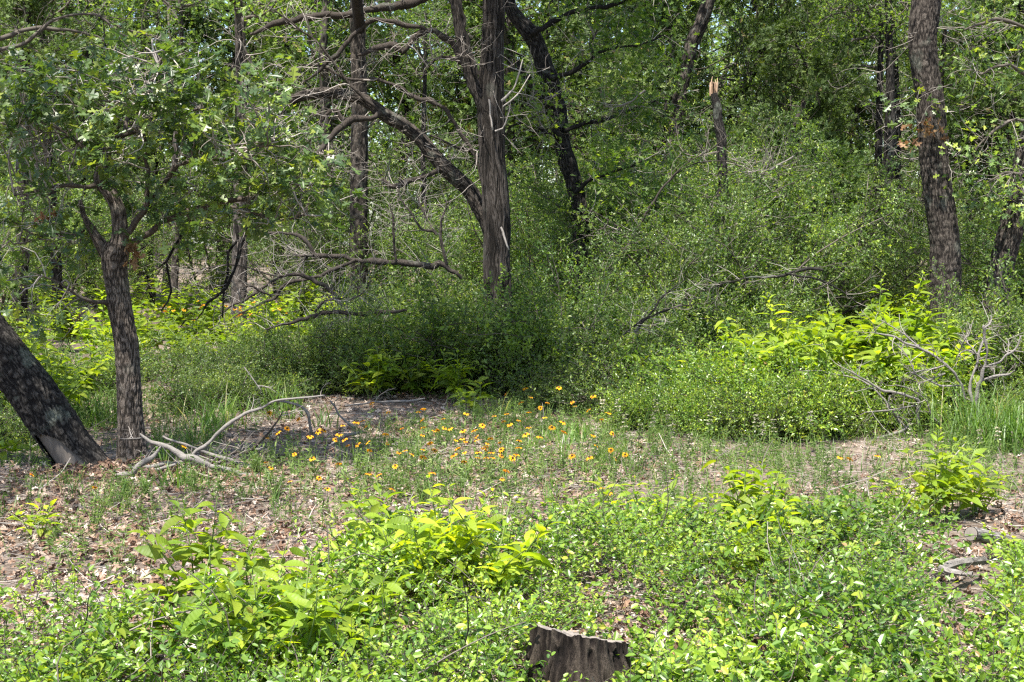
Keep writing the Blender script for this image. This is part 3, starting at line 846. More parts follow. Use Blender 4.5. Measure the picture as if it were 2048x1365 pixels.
for lst in ([(1003, 205, 7), (1025, 180, 5), (1038, 150, 4), (1045, 120, 2)], [(1005, 215, 4), (1035, 190, 3), (1060, 150, 2)], [(990, 262, 4), (1005, 256, 3), (1018, 225, 2), (1022, 200, 1)], [(1000, 455, 5), (1010, 480, 5), (1018, 500, 4)], [(978, 200, 4), (983, 240, 4), (985, 260, 3)]):
    limb(gs, lst, 16.75, 5, .8)
twigs_on(gs, np.array([P(985, y, 17) for y in range(-60, 300, 20)]), None, 20, .8, RT, depth=1, rr=(.005, .01))
gs.obj('twigs', M['twig'], t, kind='stuff')
put_crown(t, 3, P(990, -430, 17.0), .5, 1.0); put_crown(t, 3, P(900, -190, 17.1), 2.0, .5); put_crown(t, 3, (-1.6, 11.5, 4.9), .3, .85)  # last crown: added above the frame to shade litter and thicket
gx = Geo(); tube(gx, catmull(np.array([P(985, -300, 17), [-.2, 15.2, 6.2], [-.8, 13.4, 5.8], [-1.6, 11.5, 5.0]]), .2), np.linspace(.09, .04, len(catmull(np.array([P(985, -300, 17), [-.2, 15.2, 6.2], [-.8, 13.4, 5.8], [-1.6, 11.5, 5.0]]), .2))), 10, .4); gx.obj('added_limb', M['cedarbark'], t)  # limb added to carry the cedar's shading crown

# --- arching limb oak behind the cedar
t = thing('arching_oak', 'gnarled oak arching far over to one side from behind the cedar trunk', 'tree', on_ground(1008, 17.6))
gt = Geo()
arch = bark_limb(gt, [(1008, 770, 44), (1006, 700, 42), (1004, 600, 40), (996, 510, 38), (978, 450, 34), (959, 417, 31), (939, 381, 30), (906, 351, 31), (877, 322, 30), (858, 300, 28), (840, 278, 27), (804, 249, 26), (782, 238, 26), (760, 223, 25), (740, 208, 23), (723, 198, 22), (697, 191, 22), (672, 187, 22), (637, 187, 21), (600, 194, 19), (571, 212, 17), (542, 234, 12), (520, 240, 7), (495, 228, 4)], 17.5, 30, .016, 41)
gt.obj('trunk', M['oakbark'], t)
gb, gd = Geo(), Geo(); Ls = []
for lst in ([(880, 335, 14), (877, 344, 13), (862, 350, 11), (848, 355, 11), (815, 366, 12), (800, 370, 11), (782, 373, 10), (770, 366, 8), (763, 359, 6)],
            [(765, 226, 18), (741, 234, 15), (705, 242, 14), (688, 252, 12), (672, 264, 11), (650, 289, 10), (637, 304, 8), (615, 318, 5), (600, 335, 3)],
            [(705, 242, 10), (687, 238, 9), (672, 220, 9), (660, 222, 8), (650, 234, 8), (637, 249, 8), (622, 278, 7), (600, 293, 6), (588, 310, 3)],
            [(933, 121, 20), (905, 88, 16), (870, 62, 15), (850, 62, 14), (833, 70, 14), (820, 88, 13), (807, 104, 14), (788, 94, 14), (771, 92, 13), (750, 98, 12), (730, 106, 9), (715, 112, 5)],
            [(870, 62, 10), (835, 55, 9), (804, 51, 9), (771, 40, 9), (745, 42, 9), (730, 51, 9), (705, 73, 9), (672, 110, 9), (650, 128, 8), (630, 150, 6), (600, 170, 3)],
            [(600, 130, 4), (650, 135, 6), (690, 157, 7), (738, 159, 8), (782, 168, 8), (826, 190, 9), (860, 205, 9), (888, 220, 9), (917, 256, 9), (939, 293, 9), (957, 329, 9), (965, 370, 9)],
            [(500, 70, 6), (549, 48, 12), (622, 33, 15), (695, 29, 16), (760, 18, 17), (830, 5, 18), (890, -25, 18), (950, -60, 18)],
            [(860, 270, 4), (905, 290, 6), (935, 300, 7), (960, 315, 7)],
            [(840, 160, 3), (870, 120, 4), (900, 115, 6), (925, 130, 7)],
            [(600, 194, 8), (560, 190, 7), (530, 170, 6), (500, 120, 5), (470, 60, 3)],
            [(760, 223, 8), (700, 170, 6), (640, 90, 5), (600, 60, 4), (550, 20, 3)]):
    Ls.append(limb(gb, lst, 17.3, 10, .5, depth=RT.uniform(-.4, .4)))
gb.obj('branches', M['oakbark'], t, kind='stuff')
for l in Ls: twigs_on(gd, l[0], None, 14, .75, RT, depth=2, rr=(.005, .009), wig=.7)
twigs_on(gd, arch[0][80:], None, 16, .55, RT, depth=2, rr=(.004, .009), wig=.75)
gd.obj('twigs', M['twig'], t, kind='stuff')
put_crown(t, 0, P(905, -150, 18.5), 1.2, .7); put_crown(t, 1, P(560, -190, 17.8), 3.3, .8); put_crown(t, 1, (-1.7, 12.6, 5.3), 2.2, .9)  # last crown: added above the frame to shade the litter strip
gx = Geo(); qx = catmull(np.array([P(720, 60, 17.4), [-1.8, 15.6, 5.4], [-1.7, 14.0, 5.8], [-1.7, 12.6, 5.4]]), .2); tube(gx, qx, np.linspace(.07, .035, len(qx)), 10, .4); gx.obj('added_limb', M['oakbark'], t)  # limb added to join that shading crown to the tree

# --- crooked dark oak
t = thing('crooked_oak', 'crooked black-barked oak rising at a slant just past the big cedar', 'tree', on_ground(1185, 19))
gt = Geo()
bark_limb(gt, [(1188, 765, 46), (1182, 680, 38), (1178, 600, 36), (1166, 500, 34), (1159, 439, 35), (1152, 384, 33), (1143, 350, 32), (1133, 322, 36), (1124, 285, 30), (1120, 255, 33), (1115, 220, 35), (1106, 190, 35), (1100, 165, 37), (1088, 130, 34), (1080, 105, 32), (1064, 70, 34), (1038, 40, 28), (1020, 10, 24), (1010, -60, 24), (1030, -160, 20), (1060, -260, 16)], 19, 30, .022, 51, lump=.12)
bark_limb(gt, [(1115, 225, 20), (1100, 215, 18), (1082, 194, 17), (1062, 165, 16), (1045, 146, 14), (1035, 120, 8)], 19.2, 16, .012, 52)
gt.obj('trunk', M['darkbark'], t)
gb, gd, gf = Geo(), Geo(), Geo(); Ls = []
for lst in ([(1125, 275, 16), (1104, 263, 13), (1090, 262, 10), (1076, 258, 6)], [(1130, 262, 12), (1155, 250, 9), (1181, 245, 9), (1232, 231, 8), (1275, 215, 5), (1320, 200, 3)],
            [(1100, 155, 12), (1130, 148, 10), (1163, 132, 9), (1185, 113, 8), (1180, 90, 6), (1195, 60, 4)], [(1185, 113, 7), (1230, 95, 6), (1280, 90, 5), (1330, 70, 3)],
            [(1064, 70, 14), (1110, 40, 12), (1160, 20, 10), (1230, 10, 8), (1300, -20, 6)], [(1152, 384, 10), (1180, 360, 8), (1230, 345, 6), (1290, 320, 4)], [(1160, 440, 9), (1200, 430, 7), (1250, 400, 5), (1280, 370, 3)],
            [(1040, 240, 3), (1060, 205, 4), (1090, 195, 6)], [(1020, 255, 3), (1065, 235, 4), (1100, 225, 6)]):
    Ls.append(limb(gb, lst, 18.8, 9, .4, depth=RT.uniform(-.5, .3)))
gb.obj('branches', M['darkbark'], t, kind='stuff')
tp = []
for l in Ls: tp += twigs_on(gd, l[0], None, 16, .65, RT, depth=1, rr=(.004, .008))
gd.obj('twigs', M['twig'], t, kind='stuff')
tp = [q for q in tp if RT.random() < .22 and q[0][0] > 1.1 or RT.random() < .06]
leafy(gf, t_oak_lo(), tp, 7, .10, .085, RT)
gf.obj('crown', M['farleaf'], t, smooth=False, kind='stuff')
put_crown(t, 2, P(1085, -420, 19.2), 2.2, .85); put_crown(t, 0, P(1290, -260, 19.8), 4.2, .6)

# --- broken snag
t = thing('broken_snag', 'dead broken trunk with a torn orange-brown splintered top', 'dead tree', on_ground(1433, 17.3))
gt, gs = Geo(), Geo()
bark_limb(gt, [(1432, 775, 44), (1433, 700, 37), (1433, 623, 33), (1433, 530, 30), (1430, 482, 27), (1440, 430, 24), (1446, 366, 20), (1444, 320, 18), (1443, 278, 19), (1437, 245, 18), (1434, 215, 17), (1427, 187, 13)], 17.3, 26, .016, 61)
gt.obj('trunk', M['darkbark'], t)
for k in range(7):
    a = k * 2.4; bx = 1427 + 6 * math.cos(a)
    q = np.array([P(bx, 192, 17.3), P(bx + RT.uniform(-4, 3), 174 - RT.uniform(0, 10), 17.3 + .03 * math.sin(a)), P(bx + RT.uniform(-11, 6), 164 - RT.uniform(-16, 16), 17.3 + .05 * math.sin(a))])
    tube(gs, q, [.017, .012, .002], 4, RT.random())
gs.obj('splintered_top', M['splinter'], t)
gd = Geo(); twigs_on(gd, np.array([P(1440, y, 17.3) for y in range(230, 560, 20)]), None, 26, .8, RT, depth=2, rr=(.004, .008)); gd.obj('twigs', M['twig'], t, kind='stuff')

# --- tall furrowed oak
t = thing('post_oak', 'tall straight grey furrowed oak trunk with a clump of rusty leaves halfway up', 'tree', on_ground(1895, 16))
gt = Geo()
bark_tube(gt, [[*on_ground(1896, 16)[:2], on_ground(1896, 16)[2] - .1, .215]] + pts_w([(1895, 745, 68), (1892, 620, 61), (1891, 530, 60), (1889, 476, 58), (1879, 403, 58), (1869, 330, 56), (1864, 256, 57), (1857, 183, 53), (1849, 130, 52), (1845, 73, 54), (1853, 0, 56), (1862, -120, 50), (1850, -260, 42), (1860, -420, 30)], 16), .018, 170, .011, 13, 14, 71, .2)
gt.obj('trunk', M['oakbark'], t)
gd, gf = Geo(), Geo()
twigs_on(gd, np.array([P(1860, y, 16) for y in range(-60, 330, 20)]), None, 22, .9, RT, depth=2, rr=(.005, .009)); gd.obj('twigs', M['twig'], t, kind='stuff')
for px, py, n, sp in ((1850, 262, 14, .09), (1872, 255, 8, .05), (1815, 292, 6, .05), (1822, 250, 5, .05)):
    c = P(px, py, 15.65); place(gf, t_oak_lo(), c + RT.normal(size=(n, 3)) * sp * [1, .6, .8], rdirs(n, -.3, 1, RT), rdirs(n, .1, 1, RT), RT.uniform(.07, .12, n))
gf.obj('rusty_leaves', M['brown'], t, smooth=False, kind='stuff')
g5 = Geo()
tp = twigs_on(Geo(), np.array([P(1868, y, 15.8) for y in (150, 170, 190, 210)]), None, 6, .5, RT, depth=0)
leafy(g5, t_oak_lo(), tp, 4, .09, .10, RT); g5.obj('foliage', M['oakleaf'], t, smooth=False, kind='stuff')
put_crown(t, 0, P(1855, -280, 16.2), .3, .95); put_crown(t, 2, P(1940, -330, 17), 2.6, .6)

# --- leaning oak at the picture's edge
t = thing('leaning_oak', 'grey oak leaning outward past the tall furrowed oak, small leaves hanging round it', 'tree', on_ground(1985, 16))
gt = Geo()
bark_tube(gt, [[*on_ground(1983, 16)[:2], on_ground(1983, 16)[2] - .1, .19]] + pts_w([(1984, 740, 58), (1990, 640, 52), (1996, 583, 48), (2004, 530, 48), (2013, 490, 48), (2024, 450, 48), (2040, 366, 46), (2056, 300, 44), (2080, 220, 42), (2110, 120, 38), (2130, 0, 34), (2140, -200, 26)], 16), .020, 150, .012, 11, 14, 81, .2)
gt.obj('trunk', M['oakbark'], t)
gb, gd, gf = Geo(), Geo(), Geo(); tp = []
for lst in ([(2090, 200, 12), (2050, 150, 9), (2010, 130, 7), (1960, 150, 4)], [(2070, 250, 10), (2030, 240, 8), (1985, 265, 6), (1950, 300, 3)], [(2110, 110, 12), (2060, 60, 9), (1990, 40, 7), (1930, 60, 4)], [(2045, 350, 8), (2010, 345, 6), (1975, 365, 3)], [(2060, 290, 8), (2090, 330, 6), (2050, 420, 3)]):
    a = limb(gb, lst, 15.8, 7, .4, depth=-.3); tp += twigs_on(gd, a[0], None, 12, .5, RT, depth=1, rr=(.003, .007))
gb.obj('branches', M['darktwig'], t, kind='stuff'); gd.obj('twigs', M['twig'], t, kind='stuff')
leafy(gf, t_oak_lo(), [q for q in tp if RT.random() < .14], 6, .09, .08, RT); gf.obj('crown', M['oakleaf'], t, smooth=False, kind='stuff')
put_crown(t, 1, P(2150, -380, 16.4), 3.9, .9)

# --- farther trunks that can be told apart
def slim(name, label, lst, d, mat, seed, crown=None, csc=.8, rz=0.0, extra=10):
    b = on_ground(lst[0][0], d)
    t = thing(name, label, 'tree', b)
    gt = Geo(); pts = [[b[0], b[1], b[2] - .1, lst[0][2] * .55 / FOC * d]] + pts_w(lst, d)
    bark_tube(gt, pts, .04, 44, .012, 5, 8, seed, .12)
    gt.obj('trunk', M[mat], t)
    gd = Geo(); pa = np.array(pts)[:, :3]
    twigs_on(gd, catmull(pa, .3)[5:], None, extra, 1.0, RT, depth=1, rr=(.006, .012), tipr=.003); gd.obj('twigs', M['twig'], t, kind='stuff')
    if crown is not None:
        put_crown(t, crown, pa[-2], rz, csc)
    return t
slim('post_oak', 'straight slim grey trunk standing behind the hooked end of the arching limb', [(717, 640, 40), (717, 470, 37), (719, 256, 33), (716, 100, 30), (714, 0, 28), (712, -120, 24), (715, -260, 16)], 24, 'oakbark', 101, 0, .9, 1)
slim('post_oak', 'narrow straight trunk half hidden behind the big cedar', [(1024, 620, 24), (1022, 420, 22), (1019, 250, 21), (1020, 100, 20), (1015, -100, 16)], 28, 'oakbark', 102, 1, 1.0, 2)
slim('post_oak', 'short visible dark stem between the crooked black oak and the slanting grey trunk', [(1150, 620, 20), (1150, 400, 18), (1144, 190, 16), (1142, 0, 14), (1140, -80, 10)], 33, 'farbark', 103, 2, 1.0, 3)
slim('post_oak', 'slanting grey-brown trunk leaning over the broken snag', [(1320, 650, 32), (1333, 400, 29), (1355, 223, 27), (1362, 183, 26), (1373, 135, 25), (1384, 88, 27), (1402, 48, 27), (1417, 0, 25), (1440, -100, 20), (1450, -200, 14)], 26, 'oakbark', 104, 0, 1.0, 4)
slim('slim_tree', 'dark slender trunk with pale dead twigs, close beside a twin stem left open by foliage', [(1775, 600, 17), (1776, 400, 16), (1779, 300, 22), (1780, 180, 16), (1776, 0, 12), (1776, -60, 9)], 24.2, 'darkbark', 105, 1, .8, 5, 22)
slim('slim_tree', 'dark slender upright stem just before the twin-stemmed dark pair', [(1752, 600, 14), (1755, 400, 13), (1757, 300, 14), (1760, 150, 11), (1765, 20, 8)], 24.8, 'darkbark', 106, 2, .6, 6, 22)
slim('slim_tree', 'thin black trunk tucked behind the twin dark stems near the tall oak', [(1800, 590, 14), (1796, 400, 13), (1795, 250, 13), (1790, 100, 10), (1788, 0, 8)], 25.6, 'darkbark', 107, 0, .7, 7, 20)
slim('slim_tree', 'reddish slanting stem meeting the foot of the tall furrowed oak', [(1828, 590, 16), (1836, 470, 15), (1848, 400, 14), (1862, 330, 12), (1880, 200, 10), (1890, 60, 8)], 25, 'cedarbark', 108, 1, .5, 1, 8)
slim('slim_tree', 'thin dark trunk beyond the tall oak, nearer the leaning grey oak', [(1936, 600, 14), (1938, 400, 13), (1940, 200, 12), (1938, 60, 9), (1940, 0, 7)], 30, 'darkbark', 109, 2, .6, 2, 10)
slim('slim_tree', 'thin dark trunk rising from the thicket past the broken snag', [(1548, 600, 16), (1550, 440, 15), (1556, 320, 13), (1562, 200, 10), (1560, 60, 7)], 27, 'darkbark', 110, 0, .5, 3, 10)
slim('slim_tree', 'crooked thin dark trunk twinned beside another stem past the broken snag', [(1568, 600, 15), (1570, 440, 14), (1576, 350, 12), (1590, 220, 9), (1600, 90, 6)], 27.6, 'darkbark', 111, 1, .5, 4, 10)
slim('post_oak', 'grey trunk showing below the young oak leaves beside the hanging dark branch', [(478, 640, 32), (480, 480, 29), (482, 380, 28), (486, 250, 26), (480, 60, 20), (470, -60, 12)], 23, 'farbark', 112, 1, .9, 5)
slim('slim_tree', 'weathered grey trunk behind the tangle of pale dead twigs beside the young oak fork', [(40, 640, 28), (46, 480, 26), (44, 350, 24), (50, 150, 18), (55, 0, 12)], 22, 'cedarbark', 113, 3, .5, 6, 18)
slim('slim_tree', 'slim grey dead-looking stem in the tangle between edge trunk and young oak', [(118, 640, 22), (110, 480, 20), (98, 330, 18), (84, 90, 14), (80, -20, 8)], 23, 'cedarbark', 114, 0, .6, 7, 18)
slim('slim_tree', 'thin trunk glimpsed through the hanging dark branches', [(345, 640, 16), (352, 480, 14), (350, 330, 12), (362, 100, 9), (360, 0, 7)], 27, 'farbark', 115, 2, .7, 1, 14)
slim('slim_tree', 'thin dark sapling under the arch between slim grey trunk and cedar', [(850, 640, 12), (852, 480, 11), (846, 330, 9), (850, 150, 7), (852, 20, 5)], 25, 'darkbark', 116, 1, .4, 2, 14)

# ------------------------------------------------------------------ dead limbs in the middle distance
def deadlimb(name, label, runs, d, mat='drywood', cat='dead branch', tw_n=20, tw_l=.4, sides=8, group=None, depth=.3, mat2='twig', rr=(.002, .0045), td=1):
    b = P(runs[0][0][0], runs[0][0][1], d)
    t = thing(name, label, cat, b, group)
    gd = Geo()
    for k, lst in enumerate(runs):
        g = Geo()
        a = limb(g, [(q[0], q[1], q[2] * .84) for q in lst], d, sides + 2, .5, depth=depth * (RT.random() - .5), step=.02)
        g.obj('limb' if k == 0 else 'side_branch', M[mat], t)
        if tw_n: twigs_on(gd, a[0], None, int(tw_n * (1 if k == 0 else .6)), tw_l, RT, rr=rr, tipr=.0011, depth=td, t0=.05)
    if tw_n: gd.obj('twigs', M[mat2], t, kind='stuff')
    return t
deadlimb('dead_limb', 'long horizontal dead limb with upcurled hooked tip in front of the slim grey trunk',
  [[(925, 556, 8), (913, 546, 10), (883, 529, 13), (857, 529, 15), (803, 526, 15), (749, 526, 14), (709, 521, 13), (669, 512, 12), (628, 510, 11), (615, 487, 10), (604, 473, 9), (575, 467, 7), (540, 465, 6), (525, 473, 4)],
   [(709, 522, 11), (669, 538, 10), (628, 555, 10), (588, 563, 9), (567, 573, 8), (550, 595, 8), (515, 611, 6), (481, 627, 4), (460, 640, 2)],
   [(628, 510, 8), (605, 512, 7), (588, 510, 5)], [(615, 515, 7), (602, 526, 4)],
   [(793, 522, 7), (788, 480, 6), (786, 440, 5), (779, 407, 3)], [(894, 530, 8), (883, 487, 8), (881, 455, 7), (888, 430, 5), (894, 401, 3)],
   [(872, 470, 6), (867, 463, 7), (845, 462, 7), (836, 450, 6), (827, 431, 6), (812, 415, 5), (800, 393, 4), (798, 378, 3)], [(868, 462, 4), (845, 420, 4), (833, 390, 3)]],
  15.8, 'oakbark', tw_n=34, tw_l=.45)
deadlimb('dead_limb', 'bowed dead branch curving down to the shrub edge under the horizontal dead limb',
  [[(684, 612, 9), (679, 602, 10), (658, 581, 10), (631, 563, 11), (599, 551, 9), (561, 555, 8), (534, 571, 7), (507, 590, 6), (481, 603, 6), (454, 619, 4), (435, 640, 2)],
   [(590, 551, 7), (550, 552, 6), (507, 538, 6), (467, 530, 6), (432, 533, 5), (400, 541, 4), (380, 560, 2)],
   [(545, 594, 6), (520, 582, 6), (500, 573, 5), (475, 576, 3)]], 15.2, 'oakbark', tw_n=30, tw_l=.4)
deadlimb('dead_limb', 'low grey limb sinking into the dark shrub nearest the ground under the bowed branch',
  [[(815, 622, 6), (803, 624, 9), (757, 627, 11), (710, 626, 11), (669, 624, 12), (628, 630, 11), (588, 646, 8), (561, 651, 6), (530, 660, 3)],
   [(628, 626, 7), (645, 606, 6), (663, 600, 5), (690, 596, 2)], [(700, 600, 3), (720, 590, 4), (735, 575, 3), (742, 560, 2)]], 14.9, 'oakbark', tw_n=34, tw_l=.4)
# weathered wood near the young oak
W = 'weathered branches lying by the young oak'
deadlimb('fallen_branch', 'thick silvery log lying across the ground at the foot of the young oak',
  [[(140, 1003, 8), (165, 997, 12), (197, 982, 13), (229, 961, 15), (264, 947, 17), (299, 922, 16), (316, 904, 9), (322, 894, 4)]], 9.6, tw_n=4, tw_l=.14, group=W, depth=.5)
deadlimb('fallen_branch', 'silvery branch lying just behind the thick log, touching both tree feet',
  [[(186, 957, 8), (215, 948, 13), (239, 943, 15), (292, 936, 13), (335, 929, 11), (373, 922, 9), (395, 916, 5)], [(225, 962, 6), (274, 952, 9), (316, 941, 9), (352, 929, 7)]], 9.95, tw_n=3, tw_l=.14, group=W)
deadlimb('fallen_branch', 'brown-grey crooked log with a thick knuckle, stretching from the young oak toward the flowers',
  [[(280, 868, 4), (290, 875, 8), (309, 887, 12), (345, 899, 15), (383, 917, 19), (422, 932, 17), (457, 941, 13), (520, 952, 9), (560, 957, 8), (598, 961, 7), (643, 973, 5), (665, 978, 3)],
   [(300, 884, 6), (303, 895, 6), (296, 908, 5), (287, 920, 3)], [(290, 874, 4), (270, 878, 3), (240, 878, 2)]], 9.9, tw_n=6, tw_l=.12, group=W)
deadlimb('fallen_branch', 'slender pale branch arching up from the log pile in a long bow',
  [[(383, 918, 9), (392, 905, 9), (422, 880, 10), (457, 848, 9), (492, 827, 8), (525, 812, 7), (556, 801, 6), (584, 797, 6), (620, 794, 6), (649, 792, 5)]], 10.0, tw_n=3, tw_l=.12, group=W)
deadlimb('fallen_branch', 'thin branch lying behind the crooked log with fine white tip by the flowers',
  [[(326, 872, 5), (340, 880, 6), (369, 889, 7), (408, 904, 8), (450, 918, 11), (492, 932, 10), (530, 945, 8), (563, 954, 7), (620, 959, 5), (686, 963, 3)], [(492, 932, 5), (486, 915, 5), (482, 900, 4), (476, 890, 3)]], 10.2, tw_n=10, tw_l=.2, group=W)
deadlimb('fallen_branch', 'dark brown forked twiggy branch propped up beyond the crooked log',
  [[(420, 925, 8), (445, 915, 8), (470, 906, 7), (492, 904, 8), (510, 892, 8), (520, 883, 7), (540, 862, 5), (556, 841, 4), (566, 822, 2)], [(505, 896, 5), (525, 905, 4), (560, 912, 3)]], 10.3, 'oakbark', tw_n=12, tw_l=.22, group=W)
deadlimb('fallen_branch', 'long straight grey stick pointing out of the picture from the thick log', [[(-60, 982, 5), (0, 978, 6), (88, 973, 7), (169, 969, 7), (225, 964, 5)]], 9.7, tw_n=2, tw_l=.1, group=W)
deadlimb('fallen_branch', 'curved white stick bent like a hook at the end of the arching branch', [[(556, 803, 4), (576, 805, 6), (595, 810, 7), (605, 815, 8), (616, 828, 9), (621, 845, 8), (620, 869, 7)]], 11.0, tw_n=3, tw_l=.1)
deadlimb('fallen_branch', 'white forked stick between the hooked stick and the shaded green plants', [[(660, 801, 4), (672, 818, 5), (681, 833, 6), (699, 849, 6), (711, 856, 3)], [(672, 818, 3), (668, 806, 3), (676, 798, 2)]], 11.4, tw_n=0)
deadlimb('fallen_branch', 'short stubby white stick lying among the first yellow flowers', [[(650, 897, 4), (668, 884, 7), (683, 877, 9), (705, 868, 9), (727, 862, 6)]], 11.1, tw_n=0)
deadlimb('fallen_branch', 'grey stick lying on shaded litter in front of the shaded green plants', [[(690, 812, 4), (740, 806, 5), (800, 803, 6), (850, 797, 4)]], 13.6, tw_n=5, tw_l=.2)
deadlimb('fallen_branch', 'thin pale twig slanting in the litter left open beyond the arching branch', [[(488, 735, 3), (505, 757, 3), (522, 782, 3)]], 12.6, tw_n=3, tw_l=.2)
# right-hand dead brush
deadlimb('dead_shrub', 'bleached dead shrub reaching sideways in front of the bright beautyberry',
  [[(1930, 800, 8), (1923, 774, 8), (1914, 755, 7), (1910, 747, 7), (1890, 728, 7), (1866, 712, 7), (1838, 695, 7), (1811, 686, 6), (1783, 673, 5), (1745, 665, 3)],
   [(1838, 692, 5), (1833, 690, 5), (1807, 668, 4), (1776, 649, 3), (1762, 640, 2)], [(1920, 772, 6), (1900, 772, 6), (1882, 771, 6), (1865, 765, 5), (1849, 756, 5), (1820, 744, 3)],
   [(1890, 732, 4), (1877, 736, 5), (1855, 740, 4), (1829, 744, 3), (1815, 745, 2)], [(1890, 748, 4), (1860, 760, 3), (1835, 768, 2)], [(1829, 744, 4), (1815, 715, 3), (1800, 695, 3), (1780, 680, 2)]], 11.3, tw_n=16, tw_l=.22, sides=7)
deadlimb('dead_shrub', 'upright knobbly bleached dead shrub standing over the grass clump',
  [[(1952, 830, 9), (1954, 790, 9), (1958, 765, 9), (1963, 749, 9), (1968, 735, 8), (1972, 723, 7), (1974, 705, 7), (1971, 688, 7), (1970, 665, 7), (1967, 652, 6)],
   [(1945, 805, 7), (1939, 778, 8), (1940, 762, 6), (1948, 742, 6), (1956, 723, 6), (1955, 708, 6), (1962, 692, 6), (1968, 680, 6)], [(1968, 656, 5), (1978, 650, 4), (1983, 640, 3), (1982, 632, 2)],
   [(1968, 736, 7), (1985, 728, 6), (2000, 723, 6), (2014, 710, 6), (2031, 699, 5), (2042, 672, 3)], [(1953, 768, 6), (1970, 758, 5), (1992, 752, 6), (2018, 749, 5), (2029, 741, 3)],
   [(1956, 710, 5), (1950, 708, 5), (1935, 702, 5), (1919, 708, 4), (1912, 720, 2)], [(1950, 706, 4), (1938, 690, 3), (1930, 678, 3), (1940, 670, 2)], [(1919, 706, 3), (1925, 690, 3), (1932, 676, 2)], [(2016, 708, 3), (2018, 690, 3), (2015, 678, 2)]], 11.2, tw_n=12, tw_l=.18, sides=7)
deadlimb('dead_shrub', 'tangle of thin grey dead stems leaning over from a short dark stub',
  [[(1838, 850, 9), (1836, 829, 9), (1836, 804, 8), (1820, 795, 6), (1803, 787, 6), (1765, 782, 6), (1745, 770, 5), (1728, 758, 5), (1700, 743, 4), (1680, 733, 3)],
   [(1812, 858, 6), (1807, 851, 6), (1781, 818, 6), (1765, 797, 5), (1750, 780, 5), (1735, 768, 5), (1717, 760, 5), (1690, 752, 4), (1653, 746, 3)], [(1781, 790, 5), (1777, 805, 4), (1785, 825, 4), (1800, 850, 4)],
   [(1836, 812, 4), (1810, 815, 4), (1780, 820, 4), (1730, 825, 2)], [(1880, 850, 4), (1860, 825, 4), (1850, 800, 3), (1820, 778, 3), (1790, 770, 2)]], 11.4, tw_n=14, tw_l=.25, sides=6)
deadlimb('fallen_branch', 'thick pale branch on the ground below the dead grey shrubs, curving upward at one end', [[(1590, 893, 3), (1669, 888, 7), (1728, 881, 8), (1783, 870, 9), (1810, 858, 8), (1825, 848, 5)]], 11.3, tw_n=4, tw_l=.2)
deadlimb('fallen_branch', 'straight thin pale branch lying just above the thick curved one', [[(1528, 841, 3), (1580, 841, 4), (1640, 843, 6), (1702, 851, 6), (1760, 856, 6), (1815, 856, 5)]], 11.8, tw_n=8, tw_l=.25)
deadlimb('fallen_branch', 'thin forked pale stick on the litter edge of the low shrubs', [[(1560, 845, 3), (1600, 850, 4), (1637, 863, 5), (1689, 866, 5), (1755, 870, 4)], [(1637, 863, 3), (1600, 862, 2)]], 11.5, tw_n=6, tw_l=.2)
deadlimb('bent_sapling', 'thin grey arched sapling bending over the thicket toward the broken snag',
  [[(1213, 590, 7), (1222, 545, 7), (1250, 500, 7), (1280, 450, 6), (1305, 405, 6), (1330, 370, 5), (1365, 340, 4), (1399, 326, 4), (1430, 323, 3), (1461, 324, 3), (1480, 335, 2)], [(1330, 370, 5), (1370, 330, 4), (1420, 300, 3), (1457, 271, 3)],
   [(1258, 485, 5), (1230, 450, 4), (1180, 420, 3)]], 16.6, 'oakbark', tw_n=10, tw_l=.5)
deadlimb('dark_branch', 'dark forked limb sticking out over the beautyberry leaves by the snag',
  [[(1648, 540, 7), (1625, 538, 8), (1601, 539, 8), (1583, 545, 8), (1568, 551, 8), (1540, 553, 7), (1508, 555, 6), (1480, 560, 4), (1440, 570, 3), (1400, 585, 2)], [(1570, 549, 6), (1600, 552, 5), (1633, 559, 5), (1677, 579, 4), (1713, 605, 3)]], 13.2, 'darkbark', tw_n=22, tw_l=.35)
deadlimb('dark_branch', 'dark forked stems rising from the shaded thicket before the snag foot',
  [[(1270, 665, 7), (1290, 640, 7), (1310, 615, 6), (1330, 590, 4), (1370, 560, 3)], [(1290, 640, 5), (1320, 625, 5), (1359, 613, 4), (1390, 610, 2)], [(1245, 670, 5), (1258, 660, 5), (1290, 637, 4)]], 13.4, 'darkbark', tw_n=16, tw_l=.35)
for k, (a, b2, lab) in enumerate((((1480, 345), (1590, 312), 'pale dead twig spray high in the green thicket next to the broken snag'), ((1455, 440), (1560, 445), 'bleached dead twigs low in the thicket beyond the broken snag'), ((1290, 180), (1210, 215), 'bare pale twigs between crooked black oak and slanting trunk'))):
    deadlimb('dead_twig_spray', lab, [[(a[0], a[1], 6), ((a[0] + b2[0]) / 2, (a[1] + b2[1]) / 2 + 12, 5), (b2[0], b2[1], 3)]], 17.8 + k * .3, 'drywood', tw_n=30, tw_l=.55)

